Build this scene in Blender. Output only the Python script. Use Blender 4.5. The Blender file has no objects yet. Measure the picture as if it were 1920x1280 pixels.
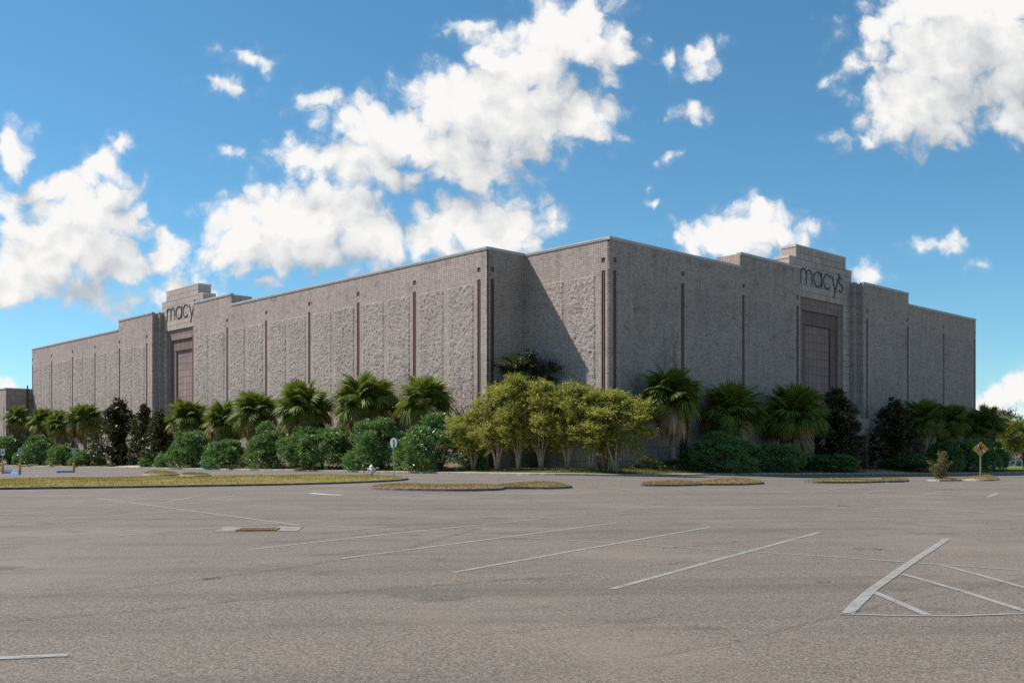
import bpy, bmesh, math, random
import numpy as np
from mathutils import Vector, Matrix

# ------------------------------------------------------------------ camera, sky, sun, exposure
random.seed(7); np.random.seed(7)
SC = bpy.context.scene
COL = SC.collection
R = math.radians
FPX, CX, HORY, CAMH = 1907.0, 960.0, 857.0, 1.7

cam_d = bpy.data.cameras.new('camera'); cam = bpy.data.objects.new('camera', cam_d); COL.objects.link(cam)
cam_d.sensor_width = 36.0; cam_d.lens = 36.0 * FPX / 1920.0
cam.location = (0, 0, CAMH); cam.rotation_euler = (R(90), 0, 0)
cam_d.shift_y = (HORY - 640.0) / 1920.0
cam_d.clip_start = 0.1; cam_d.clip_end = 12000
SC.camera = cam

TH = math.atan2(0.6875, 0.7262); CT, ST = math.cos(TH), math.sin(TH)
BX, BY = 8.83, 92.0                       # the store's front corner
SLS, SLZ = 1.65, 2.35                       # sun travel in the store's frame: (1, -SLS, -SLZ)
_sx, _sy = CT * 1 + ST * SLS, ST * 1 - CT * SLS
SUN_DIR = Vector((_sx, _sy, -SLZ)).normalized()
SUN_EL = math.asin(-SUN_DIR.z); SUN_AZ = math.atan2(-SUN_DIR.x, -SUN_DIR.y)
sun_d = bpy.data.lights.new('sun', 'SUN'); sun = bpy.data.objects.new('sun', sun_d); COL.objects.link(sun)
sun_d.energy = 5.0; sun_d.angle = R(0.53); sun_d.color = (1.0, 0.955, 0.90)
sun.rotation_euler = SUN_DIR.to_track_quat('-Z', 'Y').to_euler()
sun.location = (-60, 0, 80)

SC.view_settings.view_transform = 'Standard'; SC.view_settings.look = 'None'
SC.view_settings.exposure = 0.45; SC.view_settings.gamma = 1.0; SC.view_settings.use_curve_mapping = False
SC.cycles.use_denoising = False
SC.cycles.max_bounces = 6; SC.cycles.transparent_max_bounces = 8


class NT:
    """short-hand for building node trees"""
    def __init__(self, tree): self.t = tree; self.n = tree.nodes; self.l = tree.links
    def new(self, typ, **kw):
        nd = self.n.new(typ)
        for k, v in kw.items(): setattr(nd, k, v)
        return nd
    def put(self, sock, v):
        if hasattr(v, 'is_linked') or isinstance(v, bpy.types.NodeSocket): self.l.new(v, sock)
        elif v is not None: sock.default_value = v
    def m(self, op, a, b=None, c=None, clamp=False):
        nd = self.new('ShaderNodeMath', operation=op, use_clamp=clamp)
        for i, v in enumerate((a, b, c)):
            if v is not None: self.put(nd.inputs[i], v)
        return nd.outputs[0]
    def vm(self, op, a, b=None):
        nd = self.new('ShaderNodeVectorMath', operation=op)
        self.put(nd.inputs[0], a)
        if b is not None: self.put(nd.inputs[1], b)
        return nd.outputs['Value'] if op in ('LENGTH', 'DOT_PRODUCT', 'DISTANCE') else nd.outputs[0]
    def scale(self, a, s):
        nd = self.new('ShaderNodeVectorMath', operation='SCALE'); self.put(nd.inputs[0], a); self.put(nd.inputs['Scale'], s); return nd.outputs[0]
    def xyz(self, x, y, z):
        nd = self.new('ShaderNodeCombineXYZ')
        for i, v in enumerate((x, y, z)): self.put(nd.inputs[i], v)
        return nd.outputs[0]
    def sep(self, v):
        nd = self.new('ShaderNodeSeparateXYZ'); self.put(nd.inputs[0], v); return nd.outputs
    def noise(self, vec, scale, detail=4, rough=0.55, out='Fac', dist=0.0, dim='3D'):
        nd = self.new('ShaderNodeTexNoise'); self.put(nd.inputs['Vector'], vec)
        nd.inputs['Scale'].default_value = scale; nd.inputs['Detail'].default_value = detail
        nd.noise_dimensions = dim; nd.inputs['Roughness'].default_value = rough; nd.inputs['Distortion'].default_value = dist
        return nd.outputs[out]
    def ss(self, v, a, b, lo=0.0, hi=1.0):
        nd = self.new('ShaderNodeMapRange', interpolation_type='SMOOTHSTEP'); self.put(nd.inputs[0], v)
        for i, q in enumerate((a, b, lo, hi)): nd.inputs[i + 1].default_value = q
        return nd.outputs[0]
    def lin(self, v, a, b, lo=0.0, hi=1.0):
        nd = self.new('ShaderNodeMapRange'); self.put(nd.inputs[0], v)
        for i, q in enumerate((a, b, lo, hi)): nd.inputs[i + 1].default_value = q
        return nd.outputs[0]
    def mix(self, f, a, b, bt='MIX'):
        nd = self.new('ShaderNodeMix', data_type='RGBA', blend_type=bt)
        self.put(nd.inputs[0], f)
        for i, v in ((6, a), (7, b)):
            if isinstance(v, (tuple, list)) and len(v) == 3: v = (*v, 1.0)
            self.put(nd.inputs[i], v)
        return nd.outputs[2]


# clouds: centre x, centre y, half width, half height (all as seen in the photograph), tilt in degrees
CLOUDS = [
 (1060, 60, 95, 62, 0), (1120, 95, 70, 48, 0), (985, 125, 105, 55, 15), (860, 190, 105, 65, 0), (960, 215, 150, 80, 10),
 (1080, 225, 82, 48, 0), (745, 250, 130, 52, 15), (650, 300, 115, 48, 0), (860, 290, 115, 58, 12), (555, 288, 48, 34, 0),
 (690, 212, 55, 36, 0), (1142, 152, 20, 16, 0), (600, 192, 38, 20, 0), (720, 330, 100, 34, 0), (1110, 25, 55, 30, 0),
 (560, 425, 150, 75, 0), (450, 452, 78, 60, 0), (635, 395, 88, 56, 0), (690, 455, 70, 50, 0), (570, 475, 190, 36, 0),
 (890, 435, 125, 55, 0), (965, 420, 75, 50, 0), (815, 445, 70, 50, 0), (920, 395, 40, 34, 0), (900, 475, 140, 34, 0),
 (175, 405, 100, 80, 0), (130, 345, 60, 40, 0), (190, 312, 42, 34, 30), (130, 455, 150, 65, 0), (50, 500, 110, 66, 0),
 (312, 478, 40, 46, 0), (30, 282, 38, 40, 0), (5, 385, 42, 32, 0), (160, 552, 88, 28, 8), (345, 555, 75, 30, 10), (230, 500, 125, 36, 0),
 (20, 540, 80, 36, 0), (380, 540, 26, 22, 0),
 (462, 112, 55, 17, 12), (432, 164, 54, 13, 10), (892, 50, 45, 18, -10), (1318, 108, 46, 26, -40), (1300, 212, 30, 22, 0),
 (1256, 116, 13, 17, 0), (428, 286, 24, 16, 0), (228, 268, 18, 13, 0), (1252, 297, 24, 9, -15), (1216, 347, 10, 8, 0),
 (1226, 380, 15, 9, -15), (500, 526, 28, 12, 0),
 (1790, 90, 175, 115, 0), (1730, 185, 125, 78, 0), (1690, 245, 85, 36, 0), (1890, 110, 110, 105, 0), (1912, 215, 46, 40, 0),
 (1605, 125, 50, 20, -30), (1612, 268, 44, 14, 15), (1810, 10, 160, 70, 0), (1770, 250, 60, 34, 0),
 (1400, 445, 108, 48, 0), (1345, 452, 70, 40, 0), (1425, 410, 42, 36, 0), (1510, 428, 44, 15, -12),
 (1748, 457, 38, 15, 0), (1637, 508, 40, 20, 0), (1862, 745, 46, 36, 0), (1915, 735, 46, 36, 0), (1890, 778, 70, 20, 0), (8, 716, 26, 12, 0),
 (85, 358, 46, 24, 0), (1830, 495, 14, 7, 0),
]


def build_world():
    w = bpy.data.worlds.new('World'); SC.world = w; w.use_nodes = True
    w.cycles.sampling_method = 'MANUAL'; w.cycles.sample_map_resolution = 512
    k = NT(w.node_tree); k.n.clear()
    # cloud field as a node group, used twice (once shifted towards the sun for shading)
    g = bpy.data.node_groups.new('cloud_field', 'ShaderNodeTree')
    g.interface.new_socket('P', in_out='INPUT', socket_type='NodeSocketVector')
    g.interface.new_socket('F', in_out='OUTPUT', socket_type='NodeSocketFloat')
    q = NT(g); gi = q.new('NodeGroupInput'); go = q.new('NodeGroupOutput')
    P = gi.outputs[0]
    warp = q.noise(P, 13.0, 2, 0.5, 'Color', dim='2D')
    wv = q.scale(q.vm('SUBTRACT', warp, (0.5, 0.5, 0.5)), 0.030)
    warp2 = q.noise(P, 50.0, 2, 0.6, 'Color', dim='2D')
    wv2 = q.scale(q.vm('SUBTRACT', warp2, (0.5, 0.5, 0.5)), 0.013)
    PW = q.vm('ADD', q.vm('ADD', P, wv), wv2)
    acc = None; PC = PW
    for i, (px, py, rx, ry, rot) in enumerate(CLOUDS):
        if acc is not None and i % 6 == 0:   # chained on the running maximum, so that the blobs are worked off in batches
            ch = q.new('ShaderNodeVectorMath', operation='MULTIPLY_ADD')
            q.l.new(acc, ch.inputs[0]); ch.inputs[1].default_value = (1e-7, 1e-7, 1e-7); q.l.new(PW, ch.inputs[2]); PC = ch.outputs[0]
        u0, v0, su, sv = (px - CX) / FPX, (HORY - py) / FPX, FPX / (rx * 1.22), FPX / (ry * 1.26)
        if rot:
            mp = q.new('ShaderNodeMapping', vector_type='TEXTURE')
            mp.inputs['Location'].default_value = (u0, v0, 0); mp.inputs['Rotation'].default_value = (0, 0, -R(rot))
            mp.inputs['Scale'].default_value = (1 / su, 1 / sv, 1.0)
            q.l.new(PC, mp.inputs[0]); loc = mp.outputs[0]
        else:
            mp = q.new('ShaderNodeVectorMath', operation='MULTIPLY_ADD'); q.l.new(PC, mp.inputs[0])
            mp.inputs[1].default_value = (su, sv, 1.0); mp.inputs[2].default_value = (-u0 * su, -v0 * sv, 0); loc = mp.outputs[0]
        gk = min(1.0, 0.20 + ry / 75.0)
        v = q.m('MULTIPLY_ADD', q.vm('LENGTH', loc), -gk, gk)
        acc = v if acc is None else q.m('SMOOTH_MAX', acc, v, 0.10)
    # clouds of the same kind everywhere outside the view
    s = q.sep(P)
    away = q.m('MAXIMUM', q.m('ABSOLUTE', s[0]), q.m('SUBTRACT', s[1], -0.1))
    gen = q.m('MULTIPLY', q.m('SUBTRACT', q.noise(P, 3.2, 2, 0.5, dim='2D'), 0.56), 4.0)
    gen = q.m('SUBTRACT', gen, q.ss(away, 0.56, 0.70, 3.0, 0.0))
    acc = q.m('MAXIMUM', acc, gen)
    det = q.m('SUBTRACT', q.noise(PW, 22.0, 8, 0.70, dim='2D'), 0.5)
    vor = q.new('ShaderNodeTexVoronoi', feature='F1', voronoi_dimensions='2D'); q.l.new(PW, vor.inputs['Vector'])
    vor.inputs['Scale'].default_value = 48.0
    bil = q.m('SUBTRACT', 0.42, vor.outputs['Distance'])
    f = q.m('ADD', q.m('MULTIPLY', acc, 1.15), q.m('MULTIPLY', det, 1.15))
    f = q.m('ADD', f, q.m('MULTIPLY', bil, 0.55))
    q.l.new(f, go.inputs[0])

    tc = k.new('ShaderNodeTexCoord')
    d = k.sep(tc.outputs['Generated'])
    den = k.m('MAXIMUM', k.m('ABSOLUTE', d[1]), 0.12)
    P0 = k.xyz(k.m('DIVIDE', d[0], den), k.m('DIVIDE', d[2], den), k.m('MULTIPLY', k.m('LESS_THAN', d[1], 0.0), 7.3))
    def field(off):
        n = k.new('ShaderNodeGroup'); n.node_tree = g
        k.put(n.inputs[0], k.vm('ADD', P0, off) if off else P0); return n.outputs[0]
    f0, f1 = field(None), field((-0.016, 0.048, 0.0))
    alpha = k.m('ADD', k.m('MULTIPLY', k.ss(f0, 0.02, 0.50), 0.72), k.m('MULTIPLY', k.ss(f0, -0.20, 0.65), 0.28))
    alpha = k.m('MULTIPLY', alpha, k.ss(d[2], -0.01, 0.01))
    c0 = k.m('MINIMUM', f0, 1.25); c1 = k.m('MINIMUM', f1, 1.25)
    lit = k.m('ADD', 0.68, k.m('MULTIPLY', k.m('SUBTRACT', c0, c1), 0.62))
    lit = k.m('SUBTRACT', lit, k.m('MULTIPLY', k.ss(f0, 0.45, 1.25), 0.12), clamp=True)
    ccol = k.mix(lit, (0.40, 0.44, 0.50), (1.0, 0.99, 0.97))
    sky = k.new('ShaderNodeTexSky', sky_type='NISHITA'); sky.sun_disc = False
    sky.sun_elevation = SUN_EL; sky.sun_rotation = SUN_AZ
    sky.altitude = 0; sky.air_density = 0.9; sky.dust_density = 0.0; sky.ozone_density = 3.0
    hs = k.new('ShaderNodeHueSaturation'); hs.inputs['Saturation'].default_value = 1.08
    hs.inputs['Hue'].default_value = 0.488
    k.l.new(sky.outputs[0], hs.inputs['Color'])
    bg = k.new('ShaderNodeBackground'); k.l.new(k.mix(1.0, hs.outputs[0], (0.76, 1.0, 1.06), 'MULTIPLY'), bg.inputs[0]); bg.inputs[1].default_value = 0.090
    bc = k.new('ShaderNodeBackground'); k.l.new(ccol, bc.inputs[0]); bc.inputs[1].default_value = 0.70
    ms = k.new('ShaderNodeMixShader'); k.l.new(alpha, ms.inputs[0]); k.l.new(bg.outputs[0], ms.inputs[1]); k.l.new(bc.outputs[0], ms.inputs[2])
    out = k.new('ShaderNodeOutputWorld'); k.l.new(ms.outputs[0], out.inputs[0])
build_world()


# ------------------------------------------------------------------ measuring helpers
def to_world(lx, ly): return (BX + lx * CT - ly * ST, BY + lx * ST + ly * CT)
def to_local(x, y): return ((x - BX) * CT + (y - BY) * ST, -(x - BX) * ST + (y - BY) * CT)
def on_right(px, w):                       # point w metres in front of the right facade, in column px
    k = (px - CX) / FPX; ly = -w
    return (k * (BY + ly * CT) - BX + ly * ST) / (CT - k * ST), ly
LFX = -5.05                                # the left facade's plane
def on_left(px, w):
    k = (px - CX) / FPX; lx = LFX - w
    return lx, (BX + lx * CT - k * (BY + lx * ST)) / (ST + k * CT)
def z_at(py, D): return CAMH + (HORY - py) * D / FPX
def sst(t): t = min(1, max(0, t)); return t * t * (3 - 2 * t)
KL, KR, KF = LFX - 8.0, -8.0, 6.0          # kerb lines and corner radius
def kerb_dist(x, y):
    lx, ly = to_local(x, y)
    ax, ay = KL + KF - lx, KR + KF - ly
    if ax > 0 and ay > 0: return math.hypot(ax, ay) - KF
    return max(ax, ay) - KF
_zx = [-400, -90, -10, 5, 9, 28, 52, 70, 120]; _zz = [.15, .2, .27, .3, .2, .03, -.28, -.48, -.6]
def zc(x): return float(np.interp(x, _zx, _zz))
def zg(x, y):
    dd = kerb_dist(x, y)
    z = zc(x)
    if dd > 0:
        z = z * (1 - sst(dd / 28.0)) - 0.13 * math.exp(-((dd - 7) / 4.0) ** 2) * sst((x - 8) / 15.0)
    return z
def zbed(x, y):
    e = -kerb_dist(x, y)
    return zc(x) + 0.14 + 0.27 * sst((e - 1.5) / 3.0)
def G(px, py, dz=0.0):
    k = (px - CX) / FPX; v = (HORY - py) / FPX
    lo = 3.0; D = lo
    while D < 260:
        if CAMH + D * v < zg(k * D, D) + dz: break
        lo = D; D += 0.7
    hi = D
    for _ in range(24):
        mid = (lo + hi) / 2
        if CAMH + mid * v < zg(k * mid, mid) + dz: hi = mid
        else: lo = mid
    return (k * hi, hi, zg(k * hi, hi) + dz)


# ------------------------------------------------------------------ mesh helpers
def mesh(name, verts, faces, mats=None, smooth=False, fm=None):
    me = bpy.data.meshes.new(name)
    me.from_pydata([tuple(v) for v in verts], [], [tuple(f) for f in faces])
    if mats:
        for m_ in (mats if isinstance(mats, (list, tuple)) else [mats]): me.materials.append(m_)
    if fm is not None: me.polygons.foreach_set('material_index', fm)
    if smooth: me.polygons.foreach_set('use_smooth', [True] * len(me.polygons))
    me.update(); return me
def ob(name, me, parent=None, loc=None, rot=None, scale=None):
    o = bpy.data.objects.new(name, me); COL.objects.link(o)
    if parent is not None: o.parent = parent
    if loc is not None: o.location = loc
    if rot is not None: o.rotation_euler = rot
    if scale is not None: o.scale = scale
    return o
def thing(name, label, cat, loc=(0, 0, 0), rotz=0.0, group=None, kind=None):
    o = ob(name, None, None, loc, (0, 0, rotz)); o.empty_display_size = 0.3
    o['label'] = label; o['category'] = cat
    if group: o['group'] = group
    return o
def struct(name, me, label, cat, parent=None):
    o = ob(name, me, parent)
    o['kind'] = 'structure'
    if parent is None: o['label'] = label; o['category'] = cat
    return o
class MB:
    def __init__(self): self.v = []; self.f = []; self.mi = []
    def quad(self, a, b, c, d, mi=0):
        n = len(self.v); self.v += [a, b, c, d]; self.f.append((n, n + 1, n + 2, n + 3)); self.mi.append(mi)
    def box(self, x0, x1, y0, y1, z0, z1, mi=0):
        n = len(self.v)
        self.v += [(x0, y0, z0), (x1, y0, z0), (x1, y1, z0), (x0, y1, z0), (x0, y0, z1), (x1, y0, z1), (x1, y1, z1), (x0, y1, z1)]
        for f in ((0, 3, 2, 1), (4, 5, 6, 7), (0, 1, 5, 4), (1, 2, 6, 5), (2, 3, 7, 6), (3, 0, 4, 7)):
            self.f.append(tuple(n + i for i in f)); self.mi.append(mi)
    def tube(self, pts, rad, sides=8, mi=0, caps=True):
        n0 = len(self.v); pts = [Vector(p) for p in pts]
        for i, p in enumerate(pts):
            t = (pts[min(i + 1, len(pts) - 1)] - pts[max(i - 1, 0)]).normalized()
            a = t.orthogonal().normalized() if abs(t.z) < 0.95 else Vector((1, 0, 0)) - t * t.x
            a.normalize(); b = t.cross(a)
            r = rad[i] if isinstance(rad, (list, tuple)) else rad
            for j in range(sides):
                an = 2 * math.pi * j / sides
                q = p + a * (math.cos(an) * r) + b * (math.sin(an) * r); self.v.append(tuple(q))
        for i in range(len(pts) - 1):
            for j in range(sides):
                j2 = (j + 1) % sides
                self.f.append((n0 + i * sides + j, n0 + i * sides + j2, n0 + (i + 1) * sides + j2, n0 + (i + 1) * sides + j)); self.mi.append(mi)
        if caps:
            self.f.append(tuple(n0 + j for j in reversed(range(sides)))); self.mi.append(mi)
            e = n0 + (len(pts) - 1) * sides; self.f.append(tuple(e + j for j in range(sides))); self.mi.append(mi)
    def lathe(self, prof, sides=16, c=(0, 0, 0), mi=0):
        self.tube([(c[0], c[1], c[2] + z) for r, z in prof], [max(r, 0.001) for r, z in prof], sides, mi)
    def mesh(self, name, mats, smooth=False):
        return mesh(name, self.v, self.f, mats, smooth, self.mi)
def fix_normals(me):
    bm = bmesh.new(); bm.from_mesh(me); bmesh.ops.recalc_face_normals(bm, faces=bm.faces); bm.to_mesh(me); bm.free(); return me
def bevel(me, w, seg=2):
    bm = bmesh.new(); bm.from_mesh(me); bmesh.ops.remove_doubles(bm, verts=bm.verts, dist=1e-5)
    bmesh.ops.bevel(bm, geom=list(bm.edges), offset=w, segments=seg, affect='EDGES', profile=0.6); bm.to_mesh(me); bm.free(); return me


# ------------------------------------------------------------------ materials
def newmat(name):
    m_ = bpy.data.materials.new(name); m_.use_nodes = True
    k = NT(m_.node_tree); b = k.n['Principled BSDF']; return m_, k, b
def simple(name, col, rough=0.6, metal=0.0, var=0.12, scale=6.0, spec=0.4, bump=0.0):
    m_, k, b = newmat(name)
    tc = k.new('ShaderNodeTexCoord')
    n = k.noise(tc.outputs['Object'], scale, 5, 0.6)
    lo = tuple(c * (1 - var) for c in col); hi = tuple(min(1, c * (1 + var)) for c in col)
    k.put(b.inputs['Base Color'], k.mix(k.ss(n, 0.3, 0.7), lo, hi))
    b.inputs['Roughness'].default_value = rough; b.inputs['Metallic'].default_value = metal
    b.inputs['Specular IOR Level'].default_value = spec
    if bump:
        bp = k.new('ShaderNodeBump'); bp.inputs['Strength'].default_value = bump; bp.inputs['Distance'].default_value = 0.02
        k.l.new(k.noise(tc.outputs['Object'], scale * 8, 4), bp.inputs['Height']); k.l.new(bp.outputs[0], b.inputs['Normal'])
    return m_

def block_mat(name, col, bw=0.27, rh=0.2, grime=1.0, mortar=0.38, msize=0.017, bond=0.0):
    m_, k, b = newmat(name)
    tc = k.new('ShaderNodeTexCoord'); s = k.sep(tc.outputs['Object'])
    uv = k.xyz(k.m('ADD', s[0], s[1]), s[2], 0.0)
    br = k.new('ShaderNodeTexBrick'); k.put(br.inputs['Vector'], uv); br.offset = bond
    br.inputs['Scale'].default_value = 1.0; br.inputs['Brick Width'].default_value = bw; br.inputs['Row Height'].default_value = rh
    br.inputs['Mortar Size'].default_value = msize; br.inputs['Mortar Smooth'].default_value = 0.2; br.inputs['Bias'].default_value = 0.0
    br.inputs['Color1'].default_value = (*[c * 0.84 for c in col], 1); br.inputs['Color2'].default_value = (*[c * 1.14 for c in col], 1)
    br.inputs['Mortar'].default_value = (*[c * mortar for c in col], 1)
    c = br.outputs['Color']
    big = k.noise(tc.outputs['Object'], 0.16, 5, 0.6)
    streak = k.noise(k.xyz(k.m('MULTIPLY', k.m('ADD', s[0], s[1]), 1.3), k.m('MULTIPLY', s[2], 0.16), 0.0), 1.0, 5, 0.6)
    patch = k.noise(k.xyz(k.m('ADD', s[0], s[1]), k.m('MULTIPLY', s[2], 1.6), 3.0), 0.7, 6, 0.7)
    c = k.mix(k.m('MULTIPLY', k.ss(big, 0.42, 0.68), 0.28 * grime), c, tuple(x * 0.55 for x in col))
    c = k.mix(k.m('MULTIPLY', k.ss(streak, 0.48, 0.72), 0.38 * grime), c, tuple(x * 0.42 for x in col))
    c = k.mix(k.m('MULTIPLY', k.ss(patch, 0.53, 0.70), 0.62 * grime), c, tuple(x * 0.34 for x in col))
    pale = k.noise(k.xyz(k.m('MULTIPLY', k.m('ADD', s[0], s[1]), 2.2), k.m('MULTIPLY', s[2], 0.10), 9.0), 1.0, 3, 0.5)
    c = k.mix(k.m('MULTIPLY', k.ss(pale, 0.58, 0.75), 0.28), c, tuple(min(1, x * 1.3) for x in col))
    k.put(b.inputs['Base Color'], c)
    b.inputs['Roughness'].default_value = 0.9; b.inputs['Specular IOR Level'].default_value = 0.15
    bp = k.new('ShaderNodeBump'); bp.inputs['Strength'].default_value = 0.5; bp.inputs['Distance'].default_value = 0.012
    hgt = k.m('ADD', k.m('MULTIPLY', br.outputs['Fac'], -1.0), k.m('MULTIPLY', k.noise(tc.outputs['Object'], 9.0, 5), 0.8))
    k.l.new(hgt, bp.inputs['Height']); k.l.new(bp.outputs[0], b.inputs['Normal'])
    return m_

def tile_mat(name, col, var=0.12):
    m_, k, b = newmat(name)
    oi = k.new('ShaderNodeObjectInfo'); tc = k.new('ShaderNodeTexCoord'); ge = k.new('ShaderNodeNewGeometry')
    n = k.noise(ge.outputs['Position'], 0.35, 5, 0.6); f = k.noise(ge.outputs['Position'], 7.0, 4, 0.6)
    c = k.mix(oi.outputs['Random'], tuple(x * (1 - var) for x in col), tuple(x * (1 + var) for x in col))
    c = k.mix(k.m('MULTIPLY', k.ss(n, 0.42, 0.7), 0.35), c, tuple(x * 0.6 for x in col))
    c = k.mix(k.m('MULTIPLY', k.ss(f, 0.45, 0.7), 0.25), c, tuple(x * 0.7 for x in col))
    k.put(b.inputs['Base Color'], c); b.inputs['Roughness'].default_value = 0.75; b.inputs['Specular IOR Level'].default_value = 0.25
    return m_

STONE = (0.435, 0.352, 0.314)
M = {}
M['block'] = block_mat('split_block', STONE)
M['block_side'] = block_mat('split_block_wing', tuple(x * 0.9 for x in STONE), grime=1.2)
M['rough'] = block_mat('rough_block', tuple(x * y for x, y in zip(STONE, (0.88, 0.90, 0.91))), bw=0.4, rh=0.2, mortar=0.6, grime=0.8, bond=0.5)
M['granite'] = simple('red_brown_granite', (0.125, 0.062, 0.054), 0.55, var=0.25, scale=9)
M['granite_dark'] = simple('dark_brown_granite', (0.060, 0.038, 0.034), 0.55, var=0.25, scale=9)
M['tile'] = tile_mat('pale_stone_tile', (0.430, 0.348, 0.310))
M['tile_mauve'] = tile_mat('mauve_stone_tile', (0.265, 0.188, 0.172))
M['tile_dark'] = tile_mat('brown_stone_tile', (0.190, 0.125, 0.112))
M['base'] = tile_mat('smooth_base_stone', (0.33, 0.268, 0.235), 0.07)
M['joint'] = simple('joint_mortar', (0.09, 0.07, 0.062), 0.9)
M['coping'] = simple('coping_metal', (0.46, 0.42, 0.40), 0.6, var=0.1, scale=1.5)
M['roofing'] = simple('roof_membrane', (0.35, 0.34, 0.33), 0.9)
M['sign_black'] = simple('sign_black', (0.012, 0.011, 0.011), 0.5)
M['glass_dark'] = simple('dark_door_glass', (0.012, 0.013, 0.015), 0.12, spec=0.6)
M['bronze'] = simple('bronze_frame', (0.05, 0.038, 0.03), 0.4, 0.3)


# ------------------------------------------------------------------ ground, road, kerb, planting bed
def asphalt_mat():
    m_, k, b = newmat('old_asphalt')
    ge = k.new('ShaderNodeNewGeometry'); P = ge.outputs['Position']
    agg = k.new('ShaderNodeTexVoronoi', voronoi_dimensions='2D'); k.put(agg.inputs['Vector'], P); agg.inputs['Scale'].default_value = 62.0
    grain = k.sep(agg.outputs['Color'])
    fine = k.noise(P, 75.0, 4, 0.75)
    med = k.noise(P, 20.0, 5, 0.7)
    big = k.noise(P, 0.16, 6, 0.62)
    s = k.sep(P)
    lane = k.noise(k.xyz(k.m('ADD', k.m('MULTIPLY', s[0], 0.05), k.m('MULTIPLY', s[1], 0.02)), k.m('ADD', k.m('MULTIPLY', s[1], 0.60), k.m('MULTIPLY', s[0], -0.05)), 0.0), 1.0, 5, 0.62)
    c = k.mix(grain[0], (0.043, 0.036, 0.029), (0.243, 0.200, 0.164))
    c = k.mix(k.m('MULTIPLY', k.ss(fine, 0.36, 0.64), 0.5), c, (0.154, 0.127, 0.105))
    c = k.mix(k.m('MULTIPLY', k.ss(grain[1], 0.985, 0.99), 0.7), c, (0.348, 0.301, 0.244))
    c = k.mix(k.m('MULTIPLY', k.ss(med, 0.52, 0.7), 0.5), c, (0.050, 0.043, 0.034))
    c = k.mix(k.m('MULTIPLY', k.ss(lane, 0.46, 0.70), 0.50), c, (0.070, 0.059, 0.048))
    c = k.mix(k.m('MULTIPLY', k.ss(big, 0.48, 0.66), 0.55), c, (0.194, 0.161, 0.132))
    oil = k.noise(P, 0.55, 5, 0.65)
    c = k.mix(k.m('MULTIPLY', k.ss(oil, 0.57, 0.72), 0.6), c, (0.052, 0.045, 0.036))
    k.put(b.inputs['Base Color'], c); b.inputs['Roughness'].default_value = 0.88; b.inputs['Specular IOR Level'].default_value = 0.25
    bp = k.new('ShaderNodeBump'); bp.inputs['Strength'].default_value = 0.55; bp.inputs['Distance'].default_value = 0.008
    k.l.new(k.m('ADD', fine, k.m('MULTIPLY', med, 1.6)), bp.inputs['Height']); k.l.new(bp.outputs[0], b.inputs['Normal'])
    return m_
def turf_mat(name, c1, c2, c3):
    m_, k, b = newmat(name)
    ge = k.new('ShaderNodeNewGeometry'); P = ge.outputs['Position']
    a = k.noise(P, 1.1, 5, 0.7); f = k.noise(P, 14.0, 4, 0.7)
    c = k.mix(k.ss(a, 0.35, 0.65), c1, c2); c = k.mix(k.m('MULTIPLY', k.ss(f, 0.45, 0.7), 0.7), c, c3)
    k.put(b.inputs['Base Color'], c); b.inputs['Roughness'].default_value = 0.95; b.inputs['Specular IOR Level'].default_value = 0.1
    bp = k.new('ShaderNodeBump'); bp.inputs['Strength'].default_value = 0.8; bp.inputs['Distance'].default_value = 0.05
    k.l.new(f, bp.inputs['Height']); k.l.new(bp.outputs[0], b.inputs['Normal'])
    return m_
def paint_mat(name, col, wear=0.5):
    m_, k, b = newmat(name)
    ge = k.new('ShaderNodeNewGeometry'); P = ge.outputs['Position']
    n = k.noise(P, 3.0, 6, 0.75); f = k.noise(P, 60.0, 3, 0.7)
    w = k.m('ADD', k.m('MULTIPLY', n, 0.55), k.m('MULTIPLY', f, 0.45))
    a = k.ss(w, wear - 0.12, wear + 0.12, 0.05, 0.85)
    tr = k.new('ShaderNodeBsdfTransparent'); mx = k.new('ShaderNodeMixShader')
    b.inputs['Base Color'].default_value = (*col, 1); b.inputs['Roughness'].default_value = 0.8
    k.put(mx.inputs[0], a); k.l.new(tr.outputs[0], mx.inputs[1]); k.l.new(b.outputs[0], mx.inputs[2])
    k.l.new(mx.outputs[0], k.n['Material Output'].inputs[0])
    return m_
M['asphalt'] = asphalt_mat()
M['dry_turf'] = turf_mat('dry_turf', (0.27, 0.205, 0.072), (0.20, 0.165, 0.05), (0.13, 0.09, 0.036))
M['brown_turf'] = turf_mat('brown_turf', (0.29, 0.195, 0.09), (0.24, 0.165, 0.075), (0.15, 0.10, 0.05))
M['bed_turf'] = turf_mat('bed_turf', (0.085, 0.088, 0.022), (0.13, 0.115, 0.04), (0.05, 0.04, 0.018))
M['lawn'] = turf_mat('lawn', (0.10, 0.14, 0.025), (0.14, 0.16, 0.03), (0.06, 0.09, 0.02))
M['far_ground'] = turf_mat('far_ground', (0.07, 0.08, 0.03), (0.09, 0.09, 0.04), (0.05, 0.06, 0.02))
M['concrete'] = simple('pale_concrete', (0.44, 0.375, 0.31), 0.9, var=0.18, scale=2.0, bump=0.2)
M['kerb'] = simple('kerb_concrete', (0.27, 0.245, 0.225), 0.9, var=0.35, scale=1.5, bump=0.3)
M['kerb_dark'] = simple('stained_kerb', (0.115, 0.10, 0.092), 0.9, var=0.4, scale=2.0, bump=0.3)
M['paint_white'] = paint_mat('worn_white_paint', (0.31, 0.295, 0.27), 0.45)
M['paint_faint'] = paint_mat('faint_white_paint', (0.27, 0.255, 0.235), 0.49)
M['paint_bold'] = paint_mat('white_paint', (0.29, 0.278, 0.255), 0.43)
M['paint_fresh'] = paint_mat('fresh_white_paint', (0.66, 0.65, 0.63), 0.36)
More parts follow.
